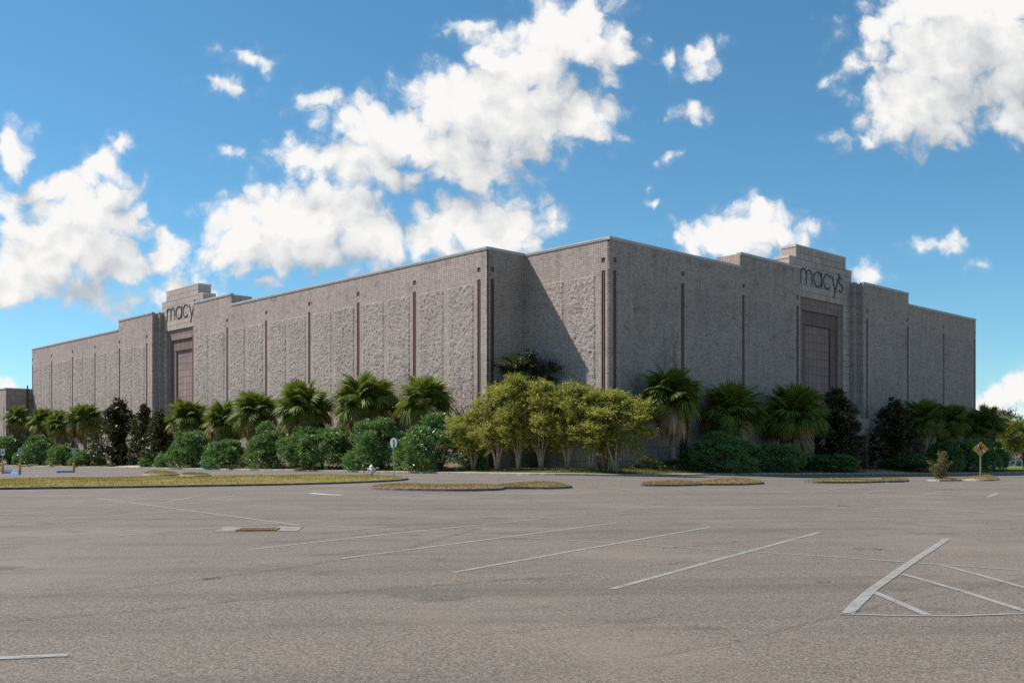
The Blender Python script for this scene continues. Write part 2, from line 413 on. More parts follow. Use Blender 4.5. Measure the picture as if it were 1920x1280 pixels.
M['paint_yellow'] = paint_mat('yellow_paint', (0.52, 0.30, 0.06), 0.44)
M['paint_blue'] = paint_mat('blue_paint', (0.06, 0.24, 0.48), 0.40)
M['crack'] = paint_mat('crack_filler', (0.028, 0.025, 0.022), 0.52)
M['dirt'] = simple('dirt', (0.07, 0.055, 0.04), 0.95)

def build_ground():
    gv = [(-6000, -200, -1.5), (6000, -200, -1.5), (6000, 9000, -1.5), (-6000, 9000, -1.5)]
    struct('ground', mesh('ground', gv, [(0, 1, 2, 3)], M['far_ground']), 'flat grassy ground reaching to the horizon', 'ground')
    xs = np.arange(-190, 200.1, 1.5); ys = np.arange(-30, 231, 1.5)
    v = [(x, y, zg(x, y)) for y in ys for x in xs]; nx = len(xs)
    f = [(j * nx + i, j * nx + i + 1, (j + 1) * nx + i + 1, (j + 1) * nx + i) for j in range(len(ys) - 1) for i in range(nx - 1)]
    lot = struct('parking_lot', mesh('parking_lot', v, f, M['asphalt'], True), 'wide empty parking lot of old grey asphalt', 'parking lot')
    # kerb path: left straight, rounded corner, right straight
    path = []
    for ly in np.arange(175, -2.0, -2.0): path.append(((KL, ly), (1.0, 0.0)))
    for a in np.linspace(0, math.pi / 2, 13):
        path.append(((KL + KF - KF * math.cos(a), KR + KF - KF * math.sin(a)), (math.cos(a), math.sin(a))))
    for lx in np.arange(KL + KF + 2, 170, 2.0): path.append(((lx, KR), (0.0, 1.0)))
    def ribbon(name, prof, mat, label, cat):      # prof: list of (inward offset, function of (x, y) -> z)
        v = []; f = []
        for (p, n) in path:
            for (e, zf) in prof:
                x, y = to_world(p[0] + n[0] * e, p[1] + n[1] * e); v.append((x, y, zf(x, y)))
        m_ = len(prof)
        for i in range(len(path) - 1):
            for j in range(m_ - 1): f.append((i * m_ + j, (i + 1) * m_ + j, (i + 1) * m_ + j + 1, i * m_ + j + 1))
        return struct(name, fix_normals(mesh(name, v, f, mat, False)), label, cat)
    top = lambda x, y: zc(x) + 0.14
    ribbon('kerb', [(0.0, lambda x, y: zc(x) - 0.05), (0.0, lambda x, y: zc(x) + 0.12), (0.03, top), (0.16, top)], M['kerb'], 'long concrete kerb between the road and the pavement by the store', 'kerb')
    ribbon('pavement', [(0.165, top), (1.5, lambda x, y: zc(x) + 0.145)], M['concrete'], 'narrow pale concrete pavement strip along the road', 'pavement')
    ribbon('planting_bed', [(e, (lambda x, y: zbed(x, y))) for e in (1.5, 2.0, 2.6, 3.3, 4.0, 4.8, 5.95)], M['bed_turf'], 'grassy planting bed running round the foot of the store', 'bed')
    xs = np.arange(KL + KF - 0.06, 160, 6.0); ys = np.arange(KR + KF - 0.06, 176, 6.0)
    v = []; nx = len(xs)
    for ly in ys:
        for lx in xs:
            x, y = to_world(lx, ly); v.append((x, y, zc(x) + 0.405))
    f = [(j * nx + i, j * nx + i + 1, (j + 1) * nx + i + 1, (j + 1) * nx + i) for j in range(len(ys) - 1) for i in range(nx - 1)]
    struct('lawn', mesh('lawn', v, f, M['lawn']), 'green lawn beside and behind the store', 'lawn')
    # entrance walks
    for face, c in (('R', 39.7), ('L', 78.1)):
        v = []
        for w in (0.3, 2.2, 4.2, 6.6):
            for s in (-3.4, -1.2, 1.2, 3.4):
                s2 = s * (1.0 + 0.5 * (w > 6))
                x, y = to_world(c + s2, -w) if face == 'R' else to_world(LFX - w, c + s2)
                v.append((x, y, zbed(x, y) + 0.03))
        f = [(j * 4 + i, j * 4 + i + 1, (j + 1) * 4 + i + 1, (j + 1) * 4 + i) for j in range(3) for i in range(3)]
        struct('entrance_walk', fix_normals(mesh('entrance_walk', v, f, M['concrete'])), 'concrete walk leading to the ' + ('right' if face == 'R' else 'left') + ' entrance of the store', 'path')
    return lot
LOT = build_ground()

_nst = [0]
def stripe(pts, w, mat, name='painted_line', dz=0.006, parent=None):
    """a painted strip on the asphalt through points seen at (px, py); w is its width in metres"""
    W = [Vector(G(*p)) for p in pts]
    _nst[0] += 1; dz += 0.00025 * (_nst[0] % 24)
    out = []
    for a, b in zip(W[:-1], W[1:]):
        n = max(2, int((b - a).length / 1.2))
        out += [a.lerp(b, i / n) for i in range(n)]
    out.append(W[-1])
    v = []; f = []
    for i, p in enumerate(out):
        t = (out[min(i + 1, len(out) - 1)] - out[max(i - 1, 0)]); s = Vector((-t.y, t.x, 0)).normalized()
        ww = w * random.uniform(0.94, 1.06)
        for sg in (-0.5, 0.5):
            q = p + s * (ww * sg)
            far = 0.02 if kerb_dist(q.x, q.y) < 28 else 0.0
            v.append((q.x, q.y, zg(q.x, q.y) + dz + far))
    for i in range(len(out) - 1): f.append((2 * i, 2 * i + 2, 2 * i + 3, 2 * i + 1))
    return ob(name, fix_normals(mesh(name, v, f, mat)), LOT)


# ------------------------------------------------------------------ the department store
H, H2, H3S, H3 = 21.53, 22.96, 24.5, 25.95
CH_T, SQ0, SQ1, PAN_T, BASE_T = 18.7, 19.4, 19.86, 18.42, 3.9
STORE = thing('department_store', 'huge windowless department store of grey-brown block with two stepped entrance towers', 'building', (BX, BY, 0), TH)
class Face:
    def __init__(self, kind, o): self.kind = kind; self.o = o
    def P(self, t, d, z): return (t, self.o + d, z) if self.kind == 'R' else (self.o + d, t, z)
FR, FL, FN, FC = Face('R', 0.0), Face('L', LFX), Face('R', 11.0), Face('L', 0.0)
def fbox(mb, F, t0, t1, d0, d1, z0, z1, mi=0):
    a = F.P(t0, d0, z0); b = F.P(t1, d1, z1)
    mb.box(min(a[0], b[0]), max(a[0], b[0]), min(a[1], b[1]), max(a[1], b[1]), z0, z1, mi)
def fpart(name, F, boxes, mat, parent=STORE):
    mb = MB()
    for bx in boxes: fbox(mb, F, *bx)
    return ob(name, mb.mesh(name, mat), parent)
def wall_holes(F, t0, t1, z0, z1, holes, th=0.2, name='wall', mat=None):
    ts = sorted({t0, t1, *[h[0] for h in holes], *[h[1] for h in holes]}); zs = sorted({z0, z1, *[h[2] for h in holes], *[h[3] for h in holes]})
    mb = MB()
    inh = lambda t, z: any(h[0] < t < h[1] and h[2] < z < h[3] for h in holes)
    for a, b in zip(ts[:-1], ts[1:]):
        for c, d in zip(zs[:-1], zs[1:]):
            if not inh((a + b) / 2, (c + d) / 2): mb.quad(F.P(a, 0, c), F.P(b, 0, c), F.P(b, 0, d), F.P(a, 0, d))
    for (a, b, c, d) in holes:
        for (p, q) in (((a, c), (a, d)), ((b, c), (b, d)), ((a, d), (b, d)), ((a, c), (b, c))):
            mb.quad(F.P(p[0], 0, p[1]), F.P(q[0], 0, q[1]), F.P(q[0], th, q[1]), F.P(p[0], th, p[1]))
    for (p, q) in (((t0, z0), (t0, z1)), ((t1, z0), (t1, z1)), ((t0, z1), (t1, z1))):
        mb.quad(F.P(p[0], 0, p[1]), F.P(q[0], 0, q[1]), F.P(q[0], th + 0.05, q[1]), F.P(p[0], th + 0.05, p[1]))
    return ob(name, mb.mesh(name, mat or M['block']), STORE)

_rng = np.random.default_rng(5)
def rough_panel(F, t0, t1, z0, z1):
    st = 0.10
    nt = max(4, int(abs(t1 - t0) / st)); nz = max(4, int((z1 - z0) / st))
    T = np.linspace(t0, t1, nt + 1); Z = np.linspace(z0, z1, nz + 1)
    a = _rng.random((nz // 2 + 2, nt // 2 + 2))
    a2 = np.repeat(np.repeat(a, 2, 0), 2, 1)[:nz + 1, :nt + 1]
    b = _rng.random((nz + 1, nt + 1))
    hgt = 0.004 + 0.125 * (0.35 * a2 ** 1.8 + 0.65 * b ** 1.7); hgt[::2] *= 0.6
    hgt[0, :] = hgt[-1, :] = -0.02; hgt[:, 0] = hgt[:, -1] = -0.02
    jt = (_rng.random((nz + 1, nt + 1)) - 0.5) * st * 0.55; jz = (_rng.random((nz + 1, nt + 1)) - 0.5) * st * 0.55
    jt[:, 0] = jt[:, -1] = 0; jz[0] = jz[-1] = 0
    TT = T[None, :] + jt; ZZ = Z[:, None] + jz
    if F.kind == 'R': X, Y = TT, F.o - hgt
    else: X, Y = F.o - hgt, TT
    V = np.stack([X, Y, ZZ], -1).reshape(-1, 3).astype(np.float32)
    idx = np.arange((nz + 1) * (nt + 1)).reshape(nz + 1, nt + 1)
    Q = np.stack([idx[:-1, :-1], idx[:-1, 1:], idx[1:, 1:], idx[1:, :-1]], -1).reshape(-1, 4)
    me = bpy.data.meshes.new('rough_panel')
    me.vertices.add(len(V)); me.vertices.foreach_set('co', V.ravel())
    me.loops.add(Q.size); me.loops.foreach_set('vertex_index', Q.ravel().astype(np.int32))
    me.polygons.add(len(Q)); me.polygons.foreach_set('loop_start', np.arange(0, Q.size, 4, dtype=np.int32))
    me.update(calc_edges=True); me.materials.append(M['rough'])
    return ob('rough_panel', me, STORE)

TILE = None
def tile(F, t0, t1, z0, z1, d, mat, parent=STORE, name='stone_tile', prou=0.04, gap=0.04):
    """one stone tile: a shared unit box, scaled into place"""
    key = 'tile_' + mat.name
    me = bpy.data.meshes.get(key)
    if me is None:
        mb = MB(); mb.box(-0.5, 0.5, -0.5, 0.5, -0.5, 0.5); me = mb.mesh(key, mat)
    a, b = F.P(t0 + gap / 2, d - prou, z0 + gap / 2), F.P(t1 - gap / 2, d + 0.02, z1 - gap / 2)
    o = ob(name, me, parent, [(p + q) / 2 for p, q in zip(a, b)], None, [abs(q - p) for p, q in zip(a, b)])
    return o
def tile_field(F, t0, t1, z0, z1, d, mat, tw=0.9, thh=0.75):
    nt = max(1, round((t1 - t0) / tw)); nz = max(1, round((z1 - z0) / thh))
    fpart('joint_bed', F, [(t0 + 0.01, t1 - 0.01, d - 0.008, d - 0.001, z0, z1)], M['joint'])
    for i in range(nt):
        for j in range(nz):
            tile(F, t0 + (t1 - t0) * i / nt, t0 + (t1 - t0) * (i + 1) / nt, z0 + (z1 - z0) * j / nz, z0 + (z1 - z0) * (j + 1) / nz, d, mat)

CW = 0.46
def channel(F, t, z0=BASE_T):
    fpart('channel_strip', F, [(t - CW / 2 - 0.02, t + CW / 2 + 0.02, 0.10, 0.18, z0, CH_T + 0.02)], M['granite'])
    fpart('channel_rib', F, [(t - 0.07, t + 0.07, 0.03, 0.099, z0, CH_T - 0.08)], M['granite'])
    fpart('accent_tile', F, [(t - CW / 2 - 0.02, t + CW / 2 + 0.02, 0.08, 0.18, SQ0 - 0.02, SQ1 + 0.02)], M['granite'])
def holes_for(ts): 
    h = []
    for t in ts: h += [(t - CW / 2, t + CW / 2, BASE_T + 0.01, CH_T), (t - CW / 2, t + CW / 2, SQ0, SQ1)]
    return h
def plinth(F, t):
    fpart('pilaster_base', F, [(t - 0.55, t + 0.55, -0.16, 0.1, 0.0, 4.25)], M['granite_dark'])
    fpart('pilaster_cap', F, [(t - 0.62, t + 0.62, -0.2, 0.1, 4.25, 4.5)], M['granite_dark'])
def coping(F, t0, t1, z, d0=-0.09, d1=0.45):
    fpart('coping', F, [(t0, t1, d0, d1, z, z + 0.16), (t0, t1, d0 + 0.03, d1 - 0.03, z - 0.12, z)], M['coping'])
def base_course(F, t0, t1, zlo=0.1):
    a, b = min(t0, t1), max(t0, t1)
    fpart('base_wall', F, [(a, b, 0.0, 0.3, -0.6, BASE_T)], M['joint'])
    n = max(1, round((b - a) / 2.4))
    for j in range(3):
        for i in range(n):
            o_ = 0.0
            tile(F, a + (b - a) * i / n, a + (b - a) * (i + 1) / n, zlo + (BASE_T - zlo) * j / 3, zlo + (BASE_T - zlo) * (j + 1) / 3, -0.005, M['base'], name='base_block', prou=0.05)
def bays(F, cs, skip=()):
    cs = sorted(cs)
    for a, b in zip(cs[:-1], cs[1:]):
        if b - a < 3 or any(a < s < b for s in skip): continue
        lo, hi = a + CW / 2 + 0.55, b - CW / 2 - 0.55; mid = (lo + hi) / 2
        rough_panel(F, lo, mid - 0.3, BASE_T + 0.3, PAN_T); rough_panel(F, mid + 0.3, hi, BASE_T + 0.3, PAN_T)

STROKES = {  # letters as pen strokes on a unit x-height grid: advance offset, list of polylines
}
def arc(cx, cy, rx, ry, a0, a1, n=22):
    return [(cx + rx * math.cos(R(a0 + (a1 - a0) * i / n)), cy + ry * math.sin(R(a0 + (a1 - a0) * i / n))) for i in range(n + 1)]
def letters():
    S = {}
    S['m'] = [[(0.07, 0), (0.07, 1.0)], [(0.07, 0.55)] + arc(0.42, 0.62, 0.35, 0.36, 180, 0) + [(0.77, 0)], [(0.77, 0.55)] + arc(1.12, 0.62, 0.35, 0.36, 180, 0) + [(1.47, 0)]]
    S['a'] = [arc(0.55, 0.5, 0.49, 0.49, 0, 360, 32), [(1.05, 0), (1.05, 1.0)]]
    S['c'] = [arc(0.55, 0.5, 0.49, 0.49, 38, 322, 30)]
    S['y'] = [[(0.0, 1.0), (0.44, 0.0)], [(0.92, 1.0), (0.25, -0.52)]]
    S['s'] = [arc(0.32, 0.745, 0.22, 0.225, 25, 255, 14) + arc(0.32, 0.27, 0.27, 0.255, 75, -150, 16)]
    return S
def letter_mesh(name, strokes, w, flip, sc, depth, F):
    mb = MB()
    for pl in strokes:
        pts = [Vector((p[0] * sc, p[1] * sc)) for p in pl]
        closed = (pts[0] - pts[-1]).length < 1e-4
        L = []; Rr = []
        n = len(pts)
        for i in range(n):
            a = pts[i - 1] if i > 0 else (pts[-2] if closed else pts[0]); b = pts[i + 1] if i < n - 1 else (pts[1] if closed else pts[-1])
            t = (b - a).normalized(); s = Vector((-t.y, t.x)) * (w / 2); L.append(pts[i] + s); Rr.append(pts[i] - s)
        def Q(p, d): return F.P(flip * p.x, d, p.y)
        o = F.P(0, 0, 0)
        def Z(p, d): q = Q(p, d); return (q[0] - o[0], q[1] - o[1], q[2])
        for i in range(n - 1):
            mb.quad(Z(L[i], -depth), Z(L[i + 1], -depth), Z(Rr[i + 1], -depth), Z(Rr[i], -depth))
            mb.quad(Z(L[i], -depth), Z(L[i + 1], -depth), Z(L[i + 1], 0), Z(L[i], 0))
            mb.quad(Z(Rr[i], -depth), Z(Rr[i + 1], -depth), Z(Rr[i + 1], 0), Z(Rr[i], 0))
        if not closed:
            for i in (0, n - 1): mb.quad(Z(L[i], -depth), Z(Rr[i], -depth), Z(Rr[i], 0), Z(L[i], 0))
    return fix_normals(mb.mesh(name, M['sign_black']))

def entrance(F, c, gh, flip):
    """the stepped tower, its nested portal, sign and porch; c centre, gh half width of the gap, flip = reading direction"""
    d0 = 1.5
    for s in (-1, 1):      # stepped reveals beside the tower
        a, b = sorted((c + s * (gh - 0.68), c + s * gh))
        fpart('reveal', F, [(a, b, 0.8, 3.2, -0.6, H2)], M['block'])
        fpart('coping', F, [(a + 0.001, b - 0.001, 0.72, 3.0, H2 + 0.001, H2 + 0.14)], M['coping'])
    # tower shell, set back in nested frames
    oh, th_ = gh - 0.1, gh - 1.55
    f1, f2, f3 = (5.0, 20.2, 1.72), (4.1, 18.76, 1.94), (2.8, 17.17, 2.16)
    j = M['joint']
    fpart('tower_wall', F, [(c - oh, c - f1[0], d0, 3.4, -0.6, f1[1]), (c + f1[0], c + oh, d0, 3.4, -0.6, f1[1]), (c - oh, c + oh, d0, 3.4, f1[1], H3S)], M['tile'])
    fpart('tower_crown', F, [(c - th_, c + th_, d0, d0 + 1.9, H3S + 0.001, H3)], M['tile'])
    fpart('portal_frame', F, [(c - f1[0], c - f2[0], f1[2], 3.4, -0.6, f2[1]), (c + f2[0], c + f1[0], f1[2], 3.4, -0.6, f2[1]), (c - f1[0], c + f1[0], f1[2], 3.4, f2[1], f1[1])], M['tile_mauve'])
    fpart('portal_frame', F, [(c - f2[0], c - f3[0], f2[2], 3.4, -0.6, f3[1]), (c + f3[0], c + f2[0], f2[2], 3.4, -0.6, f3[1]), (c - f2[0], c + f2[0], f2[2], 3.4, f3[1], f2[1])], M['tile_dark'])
    fpart('portal_panel', F, [(c - f3[0], c + f3[0], f3[2], 3.4, 6.0, f3[1])], j)
    # stone tiles
    T, TMa, TD = M['tile'], M['tile_mauve'], M['tile_dark']
    tile_field(F, c - th_, c + th_, H3S, H3 - 0.02, d0, T)
    tile_field(F, c - oh, c + oh, f1[1], H3S - 0.01, d0, T)
    tile_field(F, c - oh, c - f1[0], 8.2, f1[1], d0, T); tile_field(F, c + f1[0], c + oh, 8.2, f1[1], d0, T)
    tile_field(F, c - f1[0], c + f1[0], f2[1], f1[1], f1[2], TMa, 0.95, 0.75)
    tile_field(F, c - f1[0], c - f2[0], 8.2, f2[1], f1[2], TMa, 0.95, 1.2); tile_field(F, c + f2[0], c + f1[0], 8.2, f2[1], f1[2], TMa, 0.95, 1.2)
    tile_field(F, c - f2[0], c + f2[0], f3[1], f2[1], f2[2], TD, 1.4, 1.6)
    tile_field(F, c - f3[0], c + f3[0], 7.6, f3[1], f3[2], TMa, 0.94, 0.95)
    coping(F, c - th_ - 0.05, c + th_ + 0.05, H3, d0 - 0.06, d0 + 1.95)
    for s in (-1, 1):
        a, b = sorted((c + s * (th_ + 0.06), c + s * (oh + 0.05)))
        coping(F, a, b, H3S, d0 - 0.06, d0 + 1.9)
    # lettering
    S = letters(); sc = 1.78
    x0s = {'m': -4.88, 'a': -1.92, 'c': 0.28, 'y': 2.28, 's': 3.78}
    for ch, x0 in x0s.items():
        me = letter_mesh('letter_' + ch, S[ch], 0.15, flip, sc, 0.06, F)
        o = ob('sign_letter', me, STORE, F.P(c + flip * x0, d0 - 0.04, 21.72))
    mb = MB(); pts = []
    for i in range(10):
        r = 0.27 if i % 2 == 0 else 0.11; an = R(90 + 36 * i); pts.append((r * math.cos(an), r * math.sin(an)))
    o = F.P(0, 0, 0); Z = lambda p, d: tuple(a - b * (i < 2) for i, (a, b) in enumerate(zip(F.P(flip * p[0], d, p[1]), o)))
    for i in range(10):
        p, q = pts[i], pts[(i + 1) % 10]
        mb.quad(Z((0, 0), -0.05), Z(p, -0.05), Z(q, -0.05), Z((0, 0), -0.05)); mb.quad(Z(p, -0.05), Z(q, -0.05), Z(q, 0), Z(p, 0))
    bm = bmesh.new(); me = mb.mesh('sign_star', M['sign_black']); bm.from_mesh(me); bmesh.ops.remove_doubles(bm, verts=bm.verts, dist=1e-4); bm.to_mesh(me); bm.free()
    ob('sign_star', me, STORE, F.P(c + flip * 4.02, d0 - 0.04, 23.72))
    # porch: a stepped wall with an arch, carried on round columns
    mb = MB(); pd0, pd1 = -1.5, -0.9
    def ztop(u): return 7.4 if abs(u) < 3.65 else 6.3
    us = sorted({*np.linspace(-3, 3, 29).round(4), -6.1, 6.1, -3.65, 3.65})
    for a, b in zip(us[:-1], us[1:]):
        m_ = (a + b) / 2
        za = 4.1 + math.sqrt(max(0, 9 - a * a)) if abs(m_) < 3 else 4.6; zb_ = 4.1 + math.sqrt(max(0, 9 - b * b)) if abs(m_) < 3 else 4.6
        if abs(m_) < 3: za, zb_ = min(za, 7.1), min(zb_, 7.1)
        t = ztop(m_)
        for d in (pd0, pd1): mb.quad(F.P(c + a, d, za), F.P(c + b, d, zb_), F.P(c + b, d, t), F.P(c + a, d, t))
        mb.quad(F.P(c + a, pd0, za), F.P(c + b, pd0, zb_), F.P(c + b, pd1, zb_), F.P(c + a, pd1, za))
        mb.quad(F.P(c + a, pd0, t), F.P(c + b, pd0, t), F.P(c + b, pd1, t), F.P(c + a, pd1, t))
    ob('porch_arch_wall', fix_normals(mb.mesh('porch_arch_wall', M['block'])), STORE)
    for s in (-1, 1):
        a, b = sorted((c + s * 5.5, c + s * 6.1)); fpart('porch_side', F, [(a, b, pd1, 1.4, 4.6, 6.29)], M['block'])
        a, b = sorted((c + s * 3.0, c + s * 6.16)); fpart('porch_band', F, [(a, b, pd0 - 0.06, pd1 + 0.05, 4.3, 4.6)], M['tile_mauve'])
    fpart('porch_roof', F, [(c - 6.0, c + 6.0, pd1 + 0.02, 1.45, 6.0, 6.2)], M['roofing'])
    for u in (-5.75, -3.35, 3.35, 5.75):
        p = F.P(c + u, -1.2, 0)
        cb = MB(); cb.lathe([(0.3, 0.55), (0.3, 3.9), (0.33, 3.92), (0.33, 4.0)], 16); col = ob('porch_column', cb.mesh('porch_column', M['tile_mauve'], True), STORE, (p[0], p[1], 0))
        cb = MB(); cb.box(-0.42, 0.42, -0.42, 0.42, 0.0, 0.62); ob('column_base', cb.mesh('column_base', M['granite']), col)
        cb = MB(); cb.box(-0.4, 0.4, -0.4, 0.4, 4.0, 4.3); ob('column_capital', cb.mesh('column_capital', M['tile_mauve']), col)
    # doors set back under the porch
    fpart('door_wall', F, [(c - 5.5, c + 5.5, 1.2, 1.45, 3.0, 6.0)], M['tile_dark'])
    for i in range(6):
        a = c - 4.8 + 1.6 * i
        g = fpart('entrance_door', F, [(a + 0.04, a + 1.56, 1.28, 1.33, 0.3, 3.0)], M['glass_dark'])
        fpart('door_frame', F, [(a, a + 0.12, 1.22, 1.36, 0.3, 3.0), (a + 0.12, a + 1.6, 1.22, 1.36, 2.88, 3.0), (a + 0.12, a + 1.6, 1.22, 1.36, 0.3, 0.5)], M['bronze'], g)

def build_store():
    # structural core and roofs
    mb = MB(); mb.box(0.25, 80.0, 3.5, 138.0, -0.6, H - 0.9); mb.box(LFX + 3.5, 0.25, 11.3, 135.4, -0.6, H - 0.9)
    ob('core', mb.mesh('core', M['roofing']), STORE)
    L = lambda px: on_left(px, 0)[1]
    Rt = lambda px: on_right(px, 0)[0]
    # right facade
    endR = Rt(1829.5); cR = 39.7; ghR = 7.2
    chR = [Rt(p) for p in (1153, 1280, 1394, 1495.5, 1626, 1702, 1769.5, 1827.5)]
    sections = [(0.0, 20.6, H), (20.6, cR - ghR, H2), (cR + ghR, 59.0, H2), (59.0, endR, H)]
    for a, b, top in sections:
        hs = [t for t in chR if a < t < b]
        wall_holes(FR, a, b, BASE_T, top, holes_for(hs)); base_course(FR, a, b)
        fpart('wall_backing', FR, [(a + (0.25 if a == 0 else 0.002), b - 0.002, 0.2, 3.0, BASE_T, top - 0.02)], M['block'])
        coping(FR, a - (0.09 if a == 0 else 0), b, top)
    for t in chR: channel(FR, t); plinth(FR, t)
    bays(FR, chR, (cR,)); entrance(FR, cR, ghR, 1)
    # left facade
    endL = L(60); cL = 78.1; ghL = 6.6
    chL = [L(p) for p in (898, 777, 671.6, 580, 499, 426, 361, 275, 224, 178, 136, 97, 61)]
    r0, r1 = L(433.5), L(222.5)
    sections = [(11.0, r0, H), (r0, cL - ghL, H2), (cL + ghL, r1, H2), (r1, endL, H)]
    for a, b, top in sections:
        hs = [t for t in chL if a < t < b]
        wall_holes(FL, a, b, BASE_T, top, holes_for(hs)); base_course(FL, a, b)
        fpart('wall_backing', FL, [(a + (0.25 if a == 11.0 else 0.002), b - 0.002, 0.2, 3.0, BASE_T, top - 0.02)], M['block'])
        coping(FL, a - (0.09 if a == 11.0 else 0), b, top)
    for t in chL: channel(FL, t); plinth(FL, t)
    bays(FL, chL, (cL,)); entrance(FL, cL, ghL, -1)
    # the notch between the two corners
    k = (917 - CX) / FPX; tn = LFX + 0.75
    wall_holes(FN, LFX + 0.001, 0.0, BASE_T, H, holes_for([tn])); base_course(FN, LFX, 0.0); channel(FN, tn); plinth(FN, tn)
    coping(FN, LFX + 0.46, 0.0, H + 0.001)
    tc = 0.75
    wall_holes(FC, 0.001, 11.0, BASE_T, H, holes_for([tc])); base_course(FC, 0.0, 11.0); channel(FC, tc); plinth(FC, tc)
    coping(FC, 0.46, 11.0, H + 0.002)
    fpart('wall_backing', FC, [(0.3, 10.99, 0.2, 3.0, BASE_T, H - 0.02)], M['block'])
    fpart('wall_backing', FN, [(LFX + 0.3, 0.2, 0.2, 3.0, BASE_T, H - 0.03)], M['block'])
    rough_panel(FC, tc + CW / 2 + 0.75, 5.15, BASE_T + 0.3, PAN_T); rough_panel(FC, 5.75, 9.6, BASE_T + 0.3, PAN_T)
    # end walls out of sight
    fpart('end_wall', Face('R', 0), [(endR - 0.2, endR - 0.003, 0.3, 135.0, -0.6, H - 0.05)], M['block'])
    # mall wing at the far left end
    wg = thing('mall_wing', 'lower plain block wing joined to the far left end of the store', 'building', (BX, BY, 0), TH)
    mb = MB(); mb.box(LFX - 4.5, 40, endL + 0.02, endL + 60, -0.6, 14.1); ob('wall', mb.mesh('wing_wall', M['block_side']), wg)
    mb = MB(); mb.box(LFX - 4.6, 40.1, endL + 0.0, endL + 60.1, 14.1, 14.3); ob('coping', mb.mesh('wing_coping', M['coping']), wg)
    mb = MB(); mb.box(LFX - 4.53, LFX - 4.5, endL + 1.0, endL + 1.4, 1.0, 11.0); ob('channel_strip', mb.mesh('wing_channel', M['granite']), wg)
    mb = MB(); mb.box(LFX - 0.9, LFX - 0.7, endL - 0.12, endL + 0.01, 1.0, 14.9); ob('downpipe', mb.mesh('downpipe', M['bronze']), wg)
build_store()


# ------------------------------------------------------------------ plants
def leaf_mat(name, c_lo, c_hi, trans=0.25, rough=0.5, spec=0.4, c_back=None):
    m_, k, b = newmat(name)
    at = k.new('ShaderNodeAttribute', attribute_name='tint'); oi = k.new('ShaderNodeObjectInfo')
    f = k.m('ADD', k.m('MULTIPLY', at.outputs['Fac'], 0.85), k.m('MULTIPLY', oi.outputs['Random'], 0.15))
    c = k.mix(f, c_lo, c_hi)
    if c_back:
        ge = k.new('ShaderNodeNewGeometry'); c = k.mix(k.m('MULTIPLY', ge.outputs['Backfacing'], 0.8), c, c_back)
    k.put(b.inputs['Base Color'], c); b.inputs['Roughness'].default_value = rough; b.inputs['Specular IOR Level'].default_value = spec
    tl = k.new('ShaderNodeBsdfTranslucent'); k.put(tl.inputs['Color'], k.mix(0.5, c, (0.16, 0.20, 0.02)))
    mx = k.new('ShaderNodeMixShader'); mx.inputs[0].default_value = trans
    k.l.new(b.outputs[0], mx.inputs[1]); k.l.new(tl.outputs[0], mx.inputs[2]); k.l.new(mx.outputs[0], k.n['Material Output'].inputs[0])
    return m_
M['frond'] = leaf_mat('palm_frond', (0.052, 0.085, 0.013), (0.205, 0.240, 0.040), 0.28, 0.55, 0.22)
M['frond_old'] = leaf_mat('yellowing_frond', (0.20, 0.15, 0.03), (0.42, 0.28, 0.085), 0.2, 0.6)
M['frond_dead'] = leaf_mat('dead_frond', (0.16, 0.105, 0.060), (0.40, 0.295, 0.185), 0.1, 0.8, 0.2)
M['oleander'] = leaf_mat('oleander_leaf', (0.052, 0.125, 0.030), (0.245, 0.410, 0.135), 0.27, 0.36, 0.55)
M['magnolia'] = leaf_mat('magnolia_leaf', (0.020, 0.034, 0.009), (0.075, 0.088, 0.022), 0.08, 0.42, 0.45, (0.085, 0.050, 0.022))
M['myrtle'] = leaf_mat('myrtle_leaf', (0.175, 0.190, 0.028), (0.560, 0.520, 0.110), 0.42, 0.5)
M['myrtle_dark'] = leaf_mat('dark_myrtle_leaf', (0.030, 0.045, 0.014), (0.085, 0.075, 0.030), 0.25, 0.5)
M['myrtle_far'] = leaf_mat('yellow_green_leaf', (0.10, 0.13, 0.012), (0.26, 0.26, 0.028), 0.35, 0.5)
M['tree_far'] = leaf_mat('far_tree_leaf', (0.030, 0.050, 0.015), (0.075, 0.085, 0.030), 0.2, 0.5)
M['shrubby'] = leaf_mat('low_shrub_leaf', (0.040, 0.052, 0.014), (0.125, 0.125, 0.035), 0.2, 0.5)
M['weedy'] = leaf_mat('dry_shrub_leaf', (0.12, 0.105, 0.03), (0.27, 0.215, 0.085), 0.2, 0.6)
M['blade_dry'] = leaf_mat('dry_grass_blade', (0.22, 0.19, 0.045), (0.42, 0.32, 0.11), 0.3, 0.8, 0.1)
M['blade_brown'] = leaf_mat('brown_grass_blade', (0.28, 0.19, 0.08), (0.46, 0.33, 0.16), 0.3, 0.8, 0.1)
M['blade_green'] = leaf_mat('green_grass_blade', (0.07, 0.09, 0.018), (0.19, 0.17, 0.045), 0.3, 0.8, 0.1)
M['bark_pale'] = simple('pale_myrtle_bark', (0.36, 0.275, 0.205), 0.8, var=0.3, scale=7)
M['bark_dark'] = simple('dark_bark', (0.10, 0.075, 0.055), 0.9, var=0.3, scale=8)
M['palm_trunk'] = simple('palm_trunk', (0.215, 0.175, 0.142), 0.9, var=0.35, scale=9)

